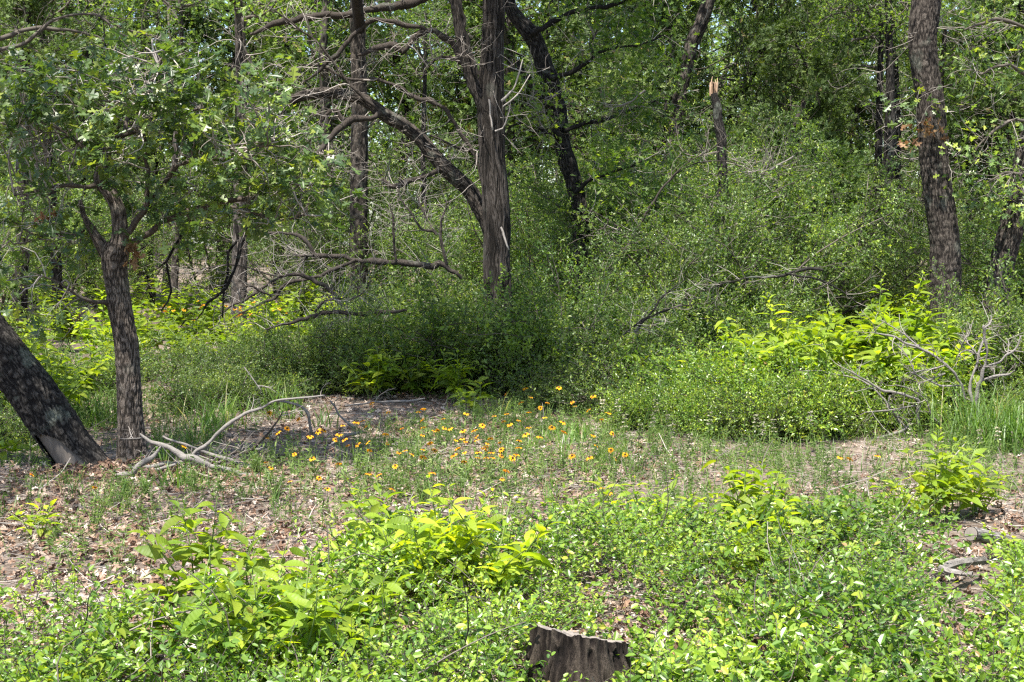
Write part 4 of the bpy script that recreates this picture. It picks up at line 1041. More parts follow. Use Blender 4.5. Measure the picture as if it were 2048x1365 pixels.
# ------------------------------------------------------------------ wording that tells scattered plants apart
ZONES = [(-9999, 20, 'past the leaning black trunk'), (20, 150, 'behind the leaning black trunk'), (150, 330, 'behind the young oak trunk'), (330, 480, 'beside the hanging dark branch'),
         (480, 660, 'behind the tangle of dead limbs'), (660, 780, 'around the slim grey trunk'), (780, 940, 'under the arching limb'), (940, 1060, 'behind the big cedar'),
         (1060, 1200, 'by the crooked black oak'), (1200, 1330, 'between crooked oak and slanting trunk'), (1330, 1400, 'at the slanting trunk'), (1400, 1500, 'by the broken snag'),
         (1500, 1640, 'in the thicket past the snag'), (1640, 1740, 'short of the dark twin stems'), (1740, 1830, 'at the dark twin stems'), (1830, 1930, 'behind the tall furrowed oak'),
         (1930, 2030, 'between the tall oak and leaning oak'), (2030, 99999, 'beyond the leaning grey oak')]
ORD = ['first', 'second', 'third', 'fourth', 'fifth', 'sixth', 'seventh', 'eighth', 'ninth', 'tenth', 'eleventh', 'twelfth', 'thirteenth', 'fourteenth', 'fifteenth', 'sixteenth', 'seventeenth', 'eighteenth', 'nineteenth', 'twentieth', 'twenty-first', 'twenty-second', 'twenty-third', 'twenty-fourth', 'twenty-fifth', 'twenty-sixth', 'last']
def zone(x, y):
    px = 1024 + FOC * x / y
    for a, b, n in ZONES:
        if a <= px < b: return n
_cnt = {}
def lab(desc, x, y):
    z = zone(x, y); k = (desc, z); _cnt[k] = _cnt.get(k, 0) + 1
    n = _cnt[k]
    return f'{desc} {z}' + (f', {ORD[n - 1]} one counting away' if n > 1 else ', closest one there')

# ------------------------------------------------------------------ middle thicket (low yaupons)
LOWS = [(470, 15.9, 1, .62), (560, 15.3, 0, .62), (650, 15.8, 1, .72), (740, 15.3, 0, .75), (835, 15.6, 1, .95), (920, 15.3, 0, 1.0), (1000, 15.4, 1, 1.15), (1085, 14.9, 0, 1.0), (1165, 14.6, 1, 1.0), (1240, 14.3, 0, .9),
        (1310, 13.4, 2, 1.0), (1385, 13.0, 1, .62), (1455, 12.5, 2, .9), (1520, 12.0, 2, .8), (1590, 11.8, 2, .8), (1660, 11.9, 2, .75), (1740, 12.0, 2, .7), (1820, 12.4, 2, .75), (1900, 13.9, 0, .85), (1975, 13.7, 1, .9), (2050, 13.5, 0, .9), (2140, 13.6, 1, .9),
        (700, 17.4, 1, .9), (790, 17.6, 0, .95), (880, 17.8, 1, 1.1), (1040, 17.9, 0, 1.2), (1120, 17.4, 1, 1.25), (1210, 17.2, 0, 1.15), (1290, 16.2, 1, 1.1), (1370, 15.5, 0, 1.0), (1450, 15.6, 1, 1.0), (1530, 15.6, 0, .75), (1640, 15.9, 1, .7), (1760, 15.6, 0, .6), (1840, 15.2, 1, 1.0), (1935, 15.0, 0, .95), (2030, 15.0, 1, .75), (2110, 15.3, 0, .8),
        (330, 17.0, 2, .8), (150, 15.5, 2, .9), (60, 14.8, 1, .6), (-60, 14, 0, .7), (400, 13.6, 2, .75), (510, 13.9, 2, .6), (1420, 11.9, 2, .6), (1530, 11.5, 2, .6), (1640, 11.6, 2, .55), (1330, 12.2, 2, .6), (1240, 13.1, 2, .75),
        (20, 11.4, 2, .6), (2090, 12.4, 2, .7), (2000, 12.2, 2, .45), (1150, 13.5, 2, .7)]
LOWS.sort(key=lambda q: q[1])
for k, (px, d, v, s) in enumerate(LOWS):
    if k % 4 == 1 and v != 2: v = 3
    if px > 1200 and px < 1860 and d < 12.8: v = 4; s *= 1.12  # front shrubs in sun: sunlight put into a brighter leaf colour
    if d > 15.8 and px > 950: s = s * .72
    if d > 14.6 and px > 1780: s = s * .8
    x = (px - 1024) / FOC * d
    spawn('low', v, x, d, s, RT.uniform(0, 6.28), 'yaupon_shrub', lab('low sunlit small-leaved shrub' if v == 4 else 'low dark twiggy evergreen shrub' if v != 3 else 'low shrub with broader yellower leaves', x, d), 'shrub', 'low yaupon shrubs of the thicket', 'foliage')

# taller thicket
TALL = [(1395, 16.1, 1, .8), (1490, 16.4, 1, .85), (1300, 20.5, 1, .95), (1310, 18.6, 0, .85), (1380, 20.0, 0, .95), (1465, 19.2, 1, 1.0), (1530, 18.8, 1, .85), (1600, 20.5, 0, .9), (1660, 22, 1, .6), (1270, 22.5, 2, .85), (1420, 22.5, 2, .9), (1700, 24, 1, .5),
        (1100, 21.5, 1, 1.0), (1170, 23.5, 0, 1.0), (1060, 24.0, 2, .7), (930, 22.5, 1, .85), (840, 24.5, 1, .9), (760, 26.5, 0, .95), (660, 25.5, 1, .9), (590, 28, 0, 1.0), (1985, 20.5, 0, .85), (2060, 19.5, 1, .9), (2120, 18.5, 0, .9), (1930, 23, 1, .9), (1830, 24, 1, .5),
        (250, 27.5, 0, 1.0), (420, 28.5, 2, .9), (120, 26, 1, 1.0), (-20, 24, 0, 1), (20, 28.5, 2, .9), (-120, 20, 1, 1.0), (2200, 21, 2, 1)]
TALL.sort(key=lambda q: q[1])
for px, d, v, s in TALL:
    x = (px - 1024) / FOC * d
    spawn('yaupon', v, x, d, s, RT.uniform(0, 6.28), 'yaupon_tree', lab('tall fine-leaved many-stemmed evergreen', x, d), 'small tree', 'tall yaupons in the thicket', 'foliage')
CED = [(1640, 22.0, 2, .72), (1730, 26.5, 2, .62), (1620, 25, 2, .9), (1570, 24, 0, .7), (1890, 29, 0, .8), (1690, 32, 0, 1.0), (1480, 28, 1, .9), (1640, 33, 1, 1.0), (1310, 27, 0, .95), (1240, 32, 1, 1.0), (2000, 27, 0, .9), (1960, 33, 1, 1), (1080, 29, 1, 1), (960, 29, 0, .95), (800, 30, 1, 1.0), (660, 31, 0, 1.1),
       (560, 34, 1, 1), (440, 33, 0, 1.0), (300, 32, 1, 1.0), (180, 31, 0, 1.0), (60, 32, 1, 1.0), (-60, 29, 0, 1), (2110, 28, 1, 1), (2200, 24, 0, .9)]
CED.sort(key=lambda q: q[1])
for px, d, v, s in CED:
    x = (px - 1024) / FOC * d
    spawn('cedar', v, x, d, s, RT.uniform(0, 6.28), 'cedar_tree', lab('feathery green cedar', x, d), 'tree', 'feathery cedars among the oaks', 'crown')
# oaks and more woodland going back
R2 = np.random.default_rng(5)
far = []
for d0, n in ((30, 4), (35, 6), (40, 8), (46, 10), (53, 12)):
    for k in range(n):
        px = -120 + (k + .5 + R2.uniform(-.35, .35)) / n * 2300
        far.append((px, d0 + R2.uniform(-2, 2), R2.integers(0, 3), R2.uniform(.85, 1.15), R2.choice(['oak', 'cedar', 'yaupon'], p=[.6, .22, .18])))
far.sort(key=lambda q: q[1])
for px, d, v, s, kd in far:
    x = (px - 1024) / FOC * d
    nm, de, ct, gr, cn = {'oak': ('oak_tree', 'distant branching oak', 'tree', 'oaks further back in the wood', 'crown'), 'cedar': ('cedar_tree', 'distant dusky cedar', 'tree', 'cedars further back in the wood', 'crown'),
                          'yaupon': ('yaupon_tree', 'distant bushy evergreen', 'small tree', 'evergreens further back in the wood', 'foliage')}[kd]
    if kd == 'yaupon': s *= 1.1
    spawn(kd, v, x, d, s, R2.uniform(0, 6.28), nm, lab(de, x, d), ct, gr, cn)
# the wood beyond
g = Geo(); m = 60000
yy = R2.uniform(58, 78, m); xx = R2.uniform(-1, 1, m) * (yy * .36 + 14); zz = R2.random(m) ** .9 * 17
cl = fbm(np.stack([xx * .35, yy * .2, zz * .45], 1), 91, 3); keep = cl > .44
pos = np.stack([xx, yy, zz + .8], 1)[keep]; mm = len(pos)
place(g, t_rhomb(.7), pos, rdirs(mm, 0, 1, R2), rdirs(mm, .5, 1, R2), R2.uniform(.28, .6, mm), tint=R2.random(mm))
o = g.obj('far_foliage', M['farleaf'], smooth=False, kind='stuff'); o['label'] = 'hazy mass of distant woodland leaves closing the view'; o['category'] = 'woodland'
g = Geo()
for k in range(70):
    y0 = R2.uniform(57, 74); x0 = R2.uniform(-1, 1) * (y0 * .36 + 8); h = R2.uniform(8, 14); r0 = R2.uniform(.09, .2)
    pp, _ = walk((x0, y0, .5), (R2.normal() * .08, 0, 1), h, 8, .12, .0, R2); tube(g, pp, np.linspace(r0, r0 * .4, 9), 6, R2.random())
o = g.obj('far_trunks', M['farbark'], kind='stuff'); o['label'] = 'dim trunks of the distant wood, too many to count'; o['category'] = 'woodland'

# ------------------------------------------------------------------ beautyberry plants
def t_berryleaf(fold=.16, droop=.22, w=.42, serr=.012):
    n = 6; V = []; F = []
    us = np.linspace(0, 1, n + 1)
    for u in us:
        hw = w * .5 * (math.sin(math.pi * min(1, u ** .80)) ** .85) * (1 - .15 * u) if 0 < u < 1 else 0.0
        z = -droop * u * u + .05 * math.sin(u * 3)
        hw2 = max(hw, .006)
        V += [(u, -hw2, z + fold * hw2 * 2 * .6), (u, 0, z), (u, hw2, z + fold * hw2 * 2 * .6)]
    for k in range(n):
        a = k * 3
        F += [[a, a + 3, a + 4, a + 1], [a + 1, a + 4, a + 5, a + 2]]
    return np.array(V), [np.array(F)]
BLM = []
for fo, dr in ((.2, .25), (.35, .12), (.1, .42)):
    BLM += leaf_meshes(t_berryleaf(fo, dr), M['berry'], (.1, .4, .7, .95), 'berry_leaf')
for me in BLM: me.polygons.foreach_set('use_smooth', [True] * len(me.polygons))
BT = t_berryleaf()
def berry_frame(p, H, nst, spread, r, lsize, top_bias=1.0):
    """returns stems and leaf frames"""
    stems, leaves = [], []
    for s in range(nst):
        a = s * 6.28 / nst + r.uniform(-.6, .6); le = r.uniform(.25, 1.0) * spread
        L = H * r.uniform(.7, 1.08)
        pp, dd = walk(np.array([p[0], p[1], p[2] - .03]) + r.normal(size=3) * [.03, .03, 0], (math.cos(a) * le, math.sin(a) * le, 1.0), L, 9, .16, -.02, r)
        stems.append((pp, np.linspace(.0055, .002, 10) * (H / .6) ** .5))
        nodes = max(4, int(L / .05)); az = r.uniform(0, 6.28)
        for k in range(nodes):
            f = .25 + .75 * (k + 1) / nodes; i = min(8, int(f * 9 - 1e-6)); q = pp[i] + (pp[i + 1] - pp[i]) * (f * 9 - i)
            T = norm(pp[min(i + 1, 9)] - pp[i]); az += 1.57 + r.normal() * .2
            sz = lsize * (.45 + .75 * math.sin(math.pi * min(1, .2 + .8 * f)) ** .6) * r.uniform(.75, 1.15)
            if f > .93: sz *= .62
            for sg in (0, math.pi):
                a2 = az + sg
                out = np.array([math.cos(a2), math.sin(a2), 0]); elv = r.normal(.08, .32) + (.5 if f > .93 else 0)
                X = norm(out + np.array([0, 0, elv]) + T * .15)
                Zn = norm(np.array([0, 0, 1.0]) - out * .25 + r.normal(size=3) * .36)
                leaves.append((q + X * .012, X, Zn, sz))
    return stems, leaves
NBERRY = [0]
def berry(px, py_base, H, nst, label, lsize=.12, spread=.45, seed=0, group=None, asobj=True, d=None):
    r = np.random.default_rng(900 + seed)
    if d is None:
        d = 1.6 * FOC / (py_base - 490)
    b = on_ground(px, d)
    t = thing('beautyberry_plant', label, 'plant', b, group)
    st, lv = berry_frame(b, H, nst, spread, r, lsize)
    for pp, rr in st:
        g = Geo(); tube(g, pp, rr, 5, r.random()); g.obj('stem', M['greenstem'], t)
    lv = [l for l in lv if r.random() < .86]
    sc = np.array([l[3] * (1.2 if l[0][2] > H * .45 else .8) * r.uniform(.7, 1) for l in lv]); order = np.argsort(-sc)
    nobj = min(len(lv), 120 if asobj else 0)
    for k in order[:nobj]:
        p, X, Zn, s = lv[k]; put_leaf(BLM[r.integers(0, len(BLM))], t, p, X, Zn, s, s * r.uniform(.85, 1.12)); NBERRY[0] += 1
    rest = order[nobj:]
    if len(rest):
        g = Geo(); place(g, BT if asobj else t_hex(.46, .2), np.array([lv[k][0] for k in rest]), np.array([lv[k][1] for k in rest]), np.array([lv[k][2] for k in rest]), np.array([lv[k][3] for k in rest]))
        g.obj('foliage', M['berry'], t, smooth=False, kind='stuff')
    return t
BG = 'bright green beautyberry plants'
FB = [  # px, ground row, height, stems
 (860, 1230, .50, 7, 'broad bright leafy plant at the centre of the near growth, beside the open litter', .125, .75),
 (760, 1180, .48, 4, 'bright leafy plant reaching furthest up the litter edge beside its broader neighbour', .11, .6),
 (975, 1240, .52, 4, 'bright leafy plant with large pale topmost leaves next to bare ground', .125, .5),
 (1485, 1120, .52, 3, 'tall tiered bright plant with single upright leafy spire', .12, .1),
 (1530, 1140, .44, 5, 'spreading bright plant leaning from the foot of the tiered spire', .12, .9),
 (1600, 1110, .42, 3, 'small bright plant at the open litter just beyond the tiered spire', .11, .6),
 (1290, 1100, .40, 3, 'small bright tuft of upright leaves on the litter edge', .10, .5),
 (1360, 1110, .34, 3, 'low bright sprout between the leafy tuft and the tiered spire', .10, .7),
 (1895, 1045, .50, 6, 'largest bright leafy plant standing before the grass clump', .115, .5),
 (1965, 1035, .36, 4, 'bright leafy plant crowding the side of the largest one, near the log', .11, .6),
 (1825, 1060, .40, 3, 'smaller bright plant at the litter side of the largest one', .10, .6),
 (385, 1210, .42, 2, 'lone plant with few big drooping leaves on a pinkish stem above the litter', .125, .25),
 (500, 1230, .33, 2, 'big-leaved sprout with hanging leaves just past the lone drooping plant', .12, .3),
 (330, 1240, .20, 3, 'low plant with dark glossy upper leaves beneath the lone drooping plant', .12, .9),
 (560, 1400, .50, 8, 'widest pale yellow-green leafy plant spilling along the bottom edge', .13, .95),
 (430, 1370, .42, 5, 'yellow-green leafy plant crowded beside the widest one', .12, .8),
 (690, 1340, .40, 4, 'yellow-green leafy plant fringing the widest one toward the stump', .12, .8),
 (265, 1370, .28, 3, 'sprout with drooping leaves rising beside the bleached wood strip', .12, .5),
 (1545, 1175, .40, 4, 'leafy plant in front of the tiered spire with upward pointing tips', .115, .7),
 (1655, 1120, .34, 3, 'last small plant of the spire group, nearest the largest leafy plant', .105, .6),
 (1640, 1200, .22, 3, 'low flat bright sprout among small leaves in front of the spire group', .10, .9),
 (75, 1440, .24, 5, 'bright leafy plant in the bottom corner below the bleached wood', .12, .95),
 (165, 1450, .20, 3, 'small bright plant with one round upright leaf in the bottom corner', .11, .7),
 (65, 1085, .24, 4, 'small fuzzy bright plant on litter below the straight grey stick', .08, .5),
 (1780, 1190, .12, 3, 'tiny yellow-green sprout by the cut log end', .09, .9),
]
for k, a in enumerate(FB): berry(a[0], a[1], a[2] * 1.15, a[3] + 3, a[4], a[5] * .93, a[6], k, BG)
# sunlit bank by the dead shrub (a dozen)
RB = [(1500, 12.9, .85, 5), (1560, 12.4, .95, 6), (1625, 12.2, .85, 6), (1690, 12.8, .98, 6), (1745, 12.2, .85, 5), (1800, 12.7, .95, 6), (1860, 13.1, 1.0, 5), (1905, 12.9, .8, 4), (1660, 11.8, .6, 5), (1420, 13.0, .62, 4), (1320, 13.5, .65, 4), (1740, 13.5, 1.15, 5), (1590, 13.3, 1.0, 6), (1850, 12.1, .75, 5), (1480, 12.1, .6, 5), (1370, 12.6, .5, 4)]
RL = ['first of the bright bank, beside the low shrubs under the snag', 'second in the bright bank, topped by a pointed crest', 'third in the bright bank below the dark forked limb', 'fourth in the bright bank, highest crest', 'fifth in the bright bank where dead twigs cross it', 'sixth in the bright bank behind the bleached twigs',
      'seventh in the bright bank before the tall furrowed oak', 'end plant of the bright bank beneath the tall oak', 'lowest clump at the front of the bright bank', 'small separate clump right before the snag foot', 'outermost small clump at the shaded thicket edge', 'back plant peeping over the middle of the bright bank', 'rear plant of the bright bank near its pointed crest', 'front plant overhung by the bleached twigs', 'low front plant on the snag side', 'little clump between snag foot and outermost clump']
for k, (px, d, H, n) in enumerate(RB):
    berry(px, 0, H * 1.15, n + 3, 'yellow-green leafy plant, ' + RL[k], .185, .5, 40 + k, BG, True, d)
# shaded group below the cedar
for k, (px, d, H, n, l) in enumerate([(745, 14.3, .62, 6, 'darkest broad-leaved plant of the shaded group, closest to the white sticks'), (830, 14.6, .62, 5, 'middle broad-leaved plant in the shade below the cedar'), (905, 14.2, .6, 5, 'shaded broad-leaved plant with pointed pale crest below the cedar'), (940, 13.4, .36, 4, 'low sprawling plant at the lit edge of the shaded group')]):
    berry(px, 0, H, n, l, .15, .6, 60 + k, 'shaded beautyberry plants', True, d)
# left bank
for k, (px, d, H, n) in enumerate([(30, 13.0, 1.05, 6), (105, 12.6, .95, 6), (150, 13.4, .8, 5), (-20, 12.4, .8, 5), (70, 14.3, 1.15, 6), (10, 10.6, .3, 3)]):
    berry(px, 0, H, n, ['leafy plant against the picture edge above the leaning trunk', 'leafy plant filling the gap between leaning trunk and young oak', 'sunlit plant just short of the young oak trunk', 'leafy plant cut by the picture edge', 'tall back plant behind the leaning trunk', 'small plant under the leaning trunk'][k], .13, .5, 70 + k, 'beautyberry by the leaning trunk', True, d)
# sunlit undergrowth further back
UB = [(200, 19), (290, 20), (370, 19.5), (450, 20.5), (540, 20), (620, 20.5), (340, 23), (430, 24), (520, 23.5), (600, 24.5), (690, 23), (230, 23.5), (130, 21), (50, 20), (-30, 19), (780, 21.5), (860, 20.8), (930, 21), (1690, 17.5), (1630, 17.0), (1580, 17.4), (1740, 18.0), (1800, 18.5), (1790, 21.5), (1960, 19), (2010, 18), (1720, 22), (1640, 23), (1860, 20.5), (1120, 20), (1060, 20.5), (1240, 17.8), (1310, 17.5), (1530, 17.6), (2080, 17.2), (480, 18.2), (400, 17.8), (260, 17.2)]
UB.sort(key=lambda q: q[1])
for k, (px, d) in enumerate(UB):
    x = (px - 1024) / FOC * d
    berry(px, 0, RT.uniform(.85, 1.25) if d > 18.5 else .8, 8, lab('sunlit leafy undergrowth plant', x, d), .15, .7, 100 + k, 'sunlit undergrowth plants further back', False, d)

# ------------------------------------------------------------------ low evergreen cover in front
def covermask(x, y, lo=0.12):
    px, py = proj(x, y, np.full(np.shape(x), lo))
    e = np.interp(px, [-600, 0, 230, 330, 470, 640, 700, 760, 1090, 1130, 1240, 1450, 1700, 1850, 2048, 2600], [1265, 1262, 1250, 1330, 1250, 1190, 1120, 1085, 1115, 1075, 1040, 1065, 1055, 1070, 1060, 1060])
    n = fbm(np.stack([x * 2.2, y * 2.2, x * 0], 1), 55, 3)
    return (py + (n - .5) * 130 > e), n
rc = np.random.default_rng(8)
def hole(x, y):
    px, py = proj(x, y, np.full(np.shape(x), .1)); h = np.zeros(np.shape(x))
    for cx, cy_, rx, ry in ((1640, 1128, 60, 22), (1175, 1160, 30, 38), (1490, 1180, 40, 22), (1900, 1260, 90, 30), (1960, 1310, 90, 45), (1830, 1300, 40, 20), (330, 1330, 60, 50), (230, 1345, 40, 30), (1915, 1185, 95, 75), (1200, 1125, 20, 12), (1965, 1120, 80, 70)):
        h = np.maximum(h, 1 - np.sqrt(((px - cx) / rx) ** 2 + ((py - cy_) / ry) ** 2))
    return h
n = 29000
y = 4.3 + 5.6 * rc.random(n) ** 1.15; x = rc.uniform(-1, 1, n) * (y * .37 + 1.4)
mk, nn = covermask(x, y); mk &= (hole(x, y) < rc.uniform(0, .5, n)) & (nn > .27)
x, y, nn = x[mk], y[mk], nn[mk]; n = len(x)
hh = (.07 + .26 * np.clip(fbm(np.stack([x * 1.6, y * 1.6, x * 0], 1), 66, 3) * 2 - .55, 0, 1)) * np.where(y > 7.6, .75, 1)
px, py = proj(x, y, np.full(n, .2)); st = (np.abs(px - 1160) < 120) & (y < 5.6); hh[st & (y < 5.15)] *= .4; kp = ~((np.abs(px - 1150) < 105) & (y < 5.3) & (rc.random(n) < .8)); x, y, nn, hh = x[kp], y[kp], nn[kp], hh[kp]; n = len(x)
base = np.stack([x, y, gz(x, y) + hh * rc.random(n) ** .7], 1)
D = norm(rc.normal(size=(n, 3)) * [.8, .8, .35] + [0, 0, .55]); SL = rc.uniform(.08, .20, n)
g = Geo(); place(g, t_stick(), base, D, rdirs(n, 0, 1, rc), SL, .0035, .0035, tint=rc.random(n) * .7)
for k in range(150):       # longer woody shoots
    i = rc.integers(0, n); pp, _ = walk(base[i], (rc.normal(), rc.normal(), .5), rc.uniform(.2, .5), 6, .5, .0, rc); tube(g, pp, np.linspace(.0035, .0012, 7), 4, rc.random())
g.obj('low_shrub_twigs', M['darktwig'], kind='stuff')['label'] = 'fine woody stems inside the low evergreen cover'
per = 10; m = n * per
t_ = np.tile((np.arange(per) + .3) / per, n); B = np.repeat(base, per, 0); DD = np.repeat(D, per, 0)
pos = B + DD * (t_ * np.repeat(SL, per))[:, None]
X = norm(rc.normal(size=(m, 3)) * [1, 1, .6] + DD * .7); Zn = norm(rc.normal(size=(m, 3)) * .6 + [-.1, -.1, 1])
s = .028 * rc.uniform(.5, 1.4, m) * np.repeat(.72 + .45 * np.clip(fbm(np.stack([x * 1.1, y * 1.1, x * 0], 1), 71, 2) * 2 - .5, 0, 1), per) * np.repeat(rc.uniform(.8, 1.2, n), per)
tt = np.clip(np.repeat(rc.random(n) * .55, per) + rc.random(m) * .3 + (t_ > .75) * .2, 0, 1)
g = Geo(); place(g, t_hex(.52, .06), pos, X, Zn, s, tint=tt)
o = g.obj('low_shrub_cover', M['cover'], smooth=False, kind='stuff'); o['label'] = 'dense small-leaved yellow-green evergreen ground cover in full sun'; o['category'] = 'ground cover'

# ------------------------------------------------------------------ forest floor: litter, sticks, herbs, grass
rl = np.random.default_rng(9)
def floor_pts(n, d0, d1, p=1.0, xm=.40, pad=1.5):
    y = d0 + (d1 - d0) * rl.random(n) ** p; x = rl.uniform(-1, 1, n) * (y * xm + pad); return x, y
g = Geo()
for sd_ in range(6):
    x, y = floor_pts(8000, 4.4, 17, 1.15); n = len(x)
    c = fbm(np.stack([x * .9, y * .9, x * 0], 1), 15, 3); k = c + rl.uniform(-.12, .12, n) > .40; x, y = x[k], y[k]; n = len(x)
    place(g, t_curl(sd_), np.stack([x, y, gz(x, y) + rl.uniform(.003, .028, n)], 1), rdirs(n, 0, .25, rl), rdirs(n, .9, .6, rl), rl.uniform(.022, .068, n), tint=np.clip(rl.normal(.45, .27, n), 0, 1))
for cx, cd, cr_, cn_ in ((178, 10.05, .30, 420), (262, 10.15, .22, 300), (350, 9.9, .5, 260), (1190, 6.0, .35, 160), (60, 8.6, .5, 300), (150, 7.4, .5, 260)):
    b = on_ground(cx, cd); x = b[0] + rl.normal(size=cn_) * cr_; y = b[1] - .12 + rl.normal(size=cn_) * cr_ * .7
    hp = .06 * np.exp(-((x - b[0]) ** 2 + (y - b[1]) ** 2) / (cr_ ** 2))
    place(g, t_curl(int(cx) % 5), np.stack([x, y, gz(x, y) + .004 + hp * rl.random(cn_)], 1), rdirs(cn_, 0, .35, rl), rdirs(cn_, .7, .8, rl), rl.uniform(.035, .085, cn_), tint=np.clip(rl.normal(.3, .2, cn_), 0, 1))
o = g.obj('leaf_litter', M['litter'], smooth=False, kind='stuff'); o['label'] = 'curled dry brown oak leaves strewn over the ground'; o['category'] = 'litter'
g = Geo()
x, y = floor_pts(30000, 4.4, 18, 1.1); n = len(x); L = .03 + .16 * rl.random(n) ** 2.5
place(g, t_stick(), np.stack([x, y, gz(x, y) + rl.uniform(.002, .03, n)], 1), rdirs(n, .02, .12, rl) * [1.25, .75, 1], rdirs(n, 1, .3, rl), L, .002 + L * .02, .002 + L * .02, tint=rl.random(n))
x, y = floor_pts(420, 5.5, 17, 1.0); L = rl.uniform(.2, .75, 420)
for k in range(420):
    pp, _ = walk((x[k], y[k], G(x[k], y[k]) + .012), (rl.normal() * 1.3, rl.normal(), rl.uniform(-.02, .12)), L[k], 6, .35, 0, rl)
    pp[:, 2] = np.maximum(pp[:, 2], gz(pp[:, 0], pp[:, 1]) + .006); r0 = rl.uniform(.002, .0065); tube(g, pp, np.linspace(r0, r0 * .4, 7), 5, rl.random())
o = g.obj('twig_litter', M['twig'], smooth=False, kind='stuff'); o['label'] = 'small grey sticks and bark bits scattered over the dry ground'; o['category'] = 'litter'
# herbs
def herbmask(x, y):
    px, py = proj(x, y, np.full(np.shape(x), .05)); v = np.zeros(np.shape(x))
    for cx, cy_, rx, ry, a in ((860, 930, 190, 90, 1.0), (1080, 870, 200, 80, 1.0), (1250, 900, 150, 90, .8), (560, 940, 90, 50, .7), (540, 1000, 60, 50, .5), (450, 960, 120, 40, .6), (240, 975, 90, 30, .9), (1500, 880, 300, 60, .8), (1700, 930, 300, 60, .5), (1750, 1000, 300, 50, .5),
                               (1250, 990, 200, 40, .4), (1000, 960, 160, 40, .9), (180, 1080, 120, 60, .35), (400, 1040, 160, 60, .35), (30, 1020, 80, 30, .5), (340, 850, 160, 60, .6), (480, 790, 140, 60, .7), (160, 800, 150, 60, .8), (1950, 870, 150, 60, .9), (350, 690, 250, 30, .8), (60, 890, 120, 40, .9), (1400, 960, 200, 40, .6), (1750, 930, 350, 110, .8), (250, 1120, 300, 60, .35), (1100, 1020, 300, 40, .35), (80, 960, 120, 30, .4), (1500, 980, 300, 60, .55), (700, 1010, 200, 40, .35), (200, 1000, 200, 30, .3)):
        v = np.maximum(v, a * np.clip(1.3 - ((px - cx) / rx) ** 2 - ((py - cy_) / ry) ** 2, 0, 1))
    return v
x, y = floor_pts(52000, 6.0, 19, .95, .38, .8); v = herbmask(x, y); c = fbm(np.stack([x * 2.6, y * 2.6, x * 0], 1), 25, 3)
k = rl.random(len(x)) < v * np.clip((c - .36) * 3.4, .04, 1) * .62; x, y = x[k], y[k]; n = len(x)
base = np.stack([x, y, gz(x, y)], 1); H = rl.uniform(.05, .20, n) * np.where(c[k] > .55, 1.25, .9)
D = norm(rl.normal(size=(n, 3)) * .28 + [0, 0, 1])
g = Geo(); place(g, t_stick(), base, D, rdirs(n, 0, 1, rl), H, .003, .003, tint=rl.random(n)); g.obj('herb_stems', M['greenstem'], smooth=False, kind='stuff')['label'] = 'thin green stalks of the little herbs on the litter'
per = 10; m = n * per; t_ = np.tile((np.arange(per) + .7) / per, n); DD = np.repeat(D, per, 0)
pos = np.repeat(base, per, 0) + DD * (t_ * np.repeat(H, per))[:, None]
g = Geo(); place(g, t_hex(.26, .2), pos, norm(rl.normal(size=(m, 3)) * [1, 1, .3] + [0, 0, .45]), rdirs(m, 1.2, 1, rl), rl.uniform(.016, .042, m), tint=np.clip(np.repeat(rl.random(n), per) * .7 + rl.random(m) * .3, 0, 1))
o = g.obj('herb_cover', M['herb'], smooth=False, kind='stuff'); o['label'] = 'sparse pale green herbs among the yellow flowers'; o['category'] = 'herbs'
# sparse grass everywhere
def blades(g, bx, by, H, lean, r, w=.006):
    m = len(bx); a = r.uniform(0, 6.28, m)
    X = norm(np.stack([np.cos(a) * lean, np.sin(a) * lean, np.ones(m)], 1)); Zn = np.stack([-np.cos(a), -np.sin(a), np.full(m, .3)], 1)
    V = t_blade(); place(g, V, np.stack([bx, by, gz(bx, by) - .01], 1), X, Zn, H, w * r.uniform(.7, 1.5, m), H, tint=np.clip(r.normal(.5, .28, m), 0, 1))
x, y = floor_pts(9000, 7.5, 19, .9, .38, .8); v = herbmask(x, y); k = rl.random(len(x)) < v * .35; x, y = x[k], y[k]
bx = np.repeat(x, 9) + rl.normal(size=len(x) * 9) * .03; by = np.repeat(y, 9) + rl.normal(size=len(x) * 9) * .03
g = Geo(); blades(g, bx, by, rl.uniform(.07, .22, len(bx)), rl.uniform(.1, .9, len(bx)), rl, .005)
o = g.obj('thin_grass', M['grass'], smooth=False, kind='stuff'); o['label'] = 'wispy grass blades growing through the litter'; o['category'] = 'grass'
GT = [(1975, 10.9, .55, 220, 'biggest grass clump with long blades under the dead shrubs'), (2045, 10.9, .50, 150, 'long-bladed grass clump touching the biggest one at the edge'), (1310, 12.1, .50, 130, 'tall grass clump in front of the low thicket, past the flowers'), (1350, 12.4, .40, 80, 'shorter grass clump joined beside the tall one'),
      (565, 13.0, .42, 30, 'few long grass blades standing behind the arching branch'), (425, 12.4, .38, 90, 'grass clump in shade behind the log pile'), (130, 12.8, .38, 120, 'grass clump between the leaning trunk and young oak'), (190, 12.6, .34, 100, 'grass clump touching the young oak trunk'), (400, 11.6, .25, 60, 'low grass clump near the crooked log'),
      (325, 10.5, .26, 40, 'arching grass blades at the young oak foot'), (345, 9.4, .22, 60, 'soft grass sprig over the crossing logs'), (1155, 11.2, .22, 60, 'grass clump in the middle of the flowers'), (1230, 10.2, .22, 50, 'sparse grass clump below the pale spikes'), (1650, 7.6, .3, 60, 'grass clump rising out of the low shrub cover'), (640, 12.4, .3, 24, 'sparse blades by the white forked stick'), (1010, 12.6, .3, 22, 'few blades leaning at the lit edge of shaded plants')]
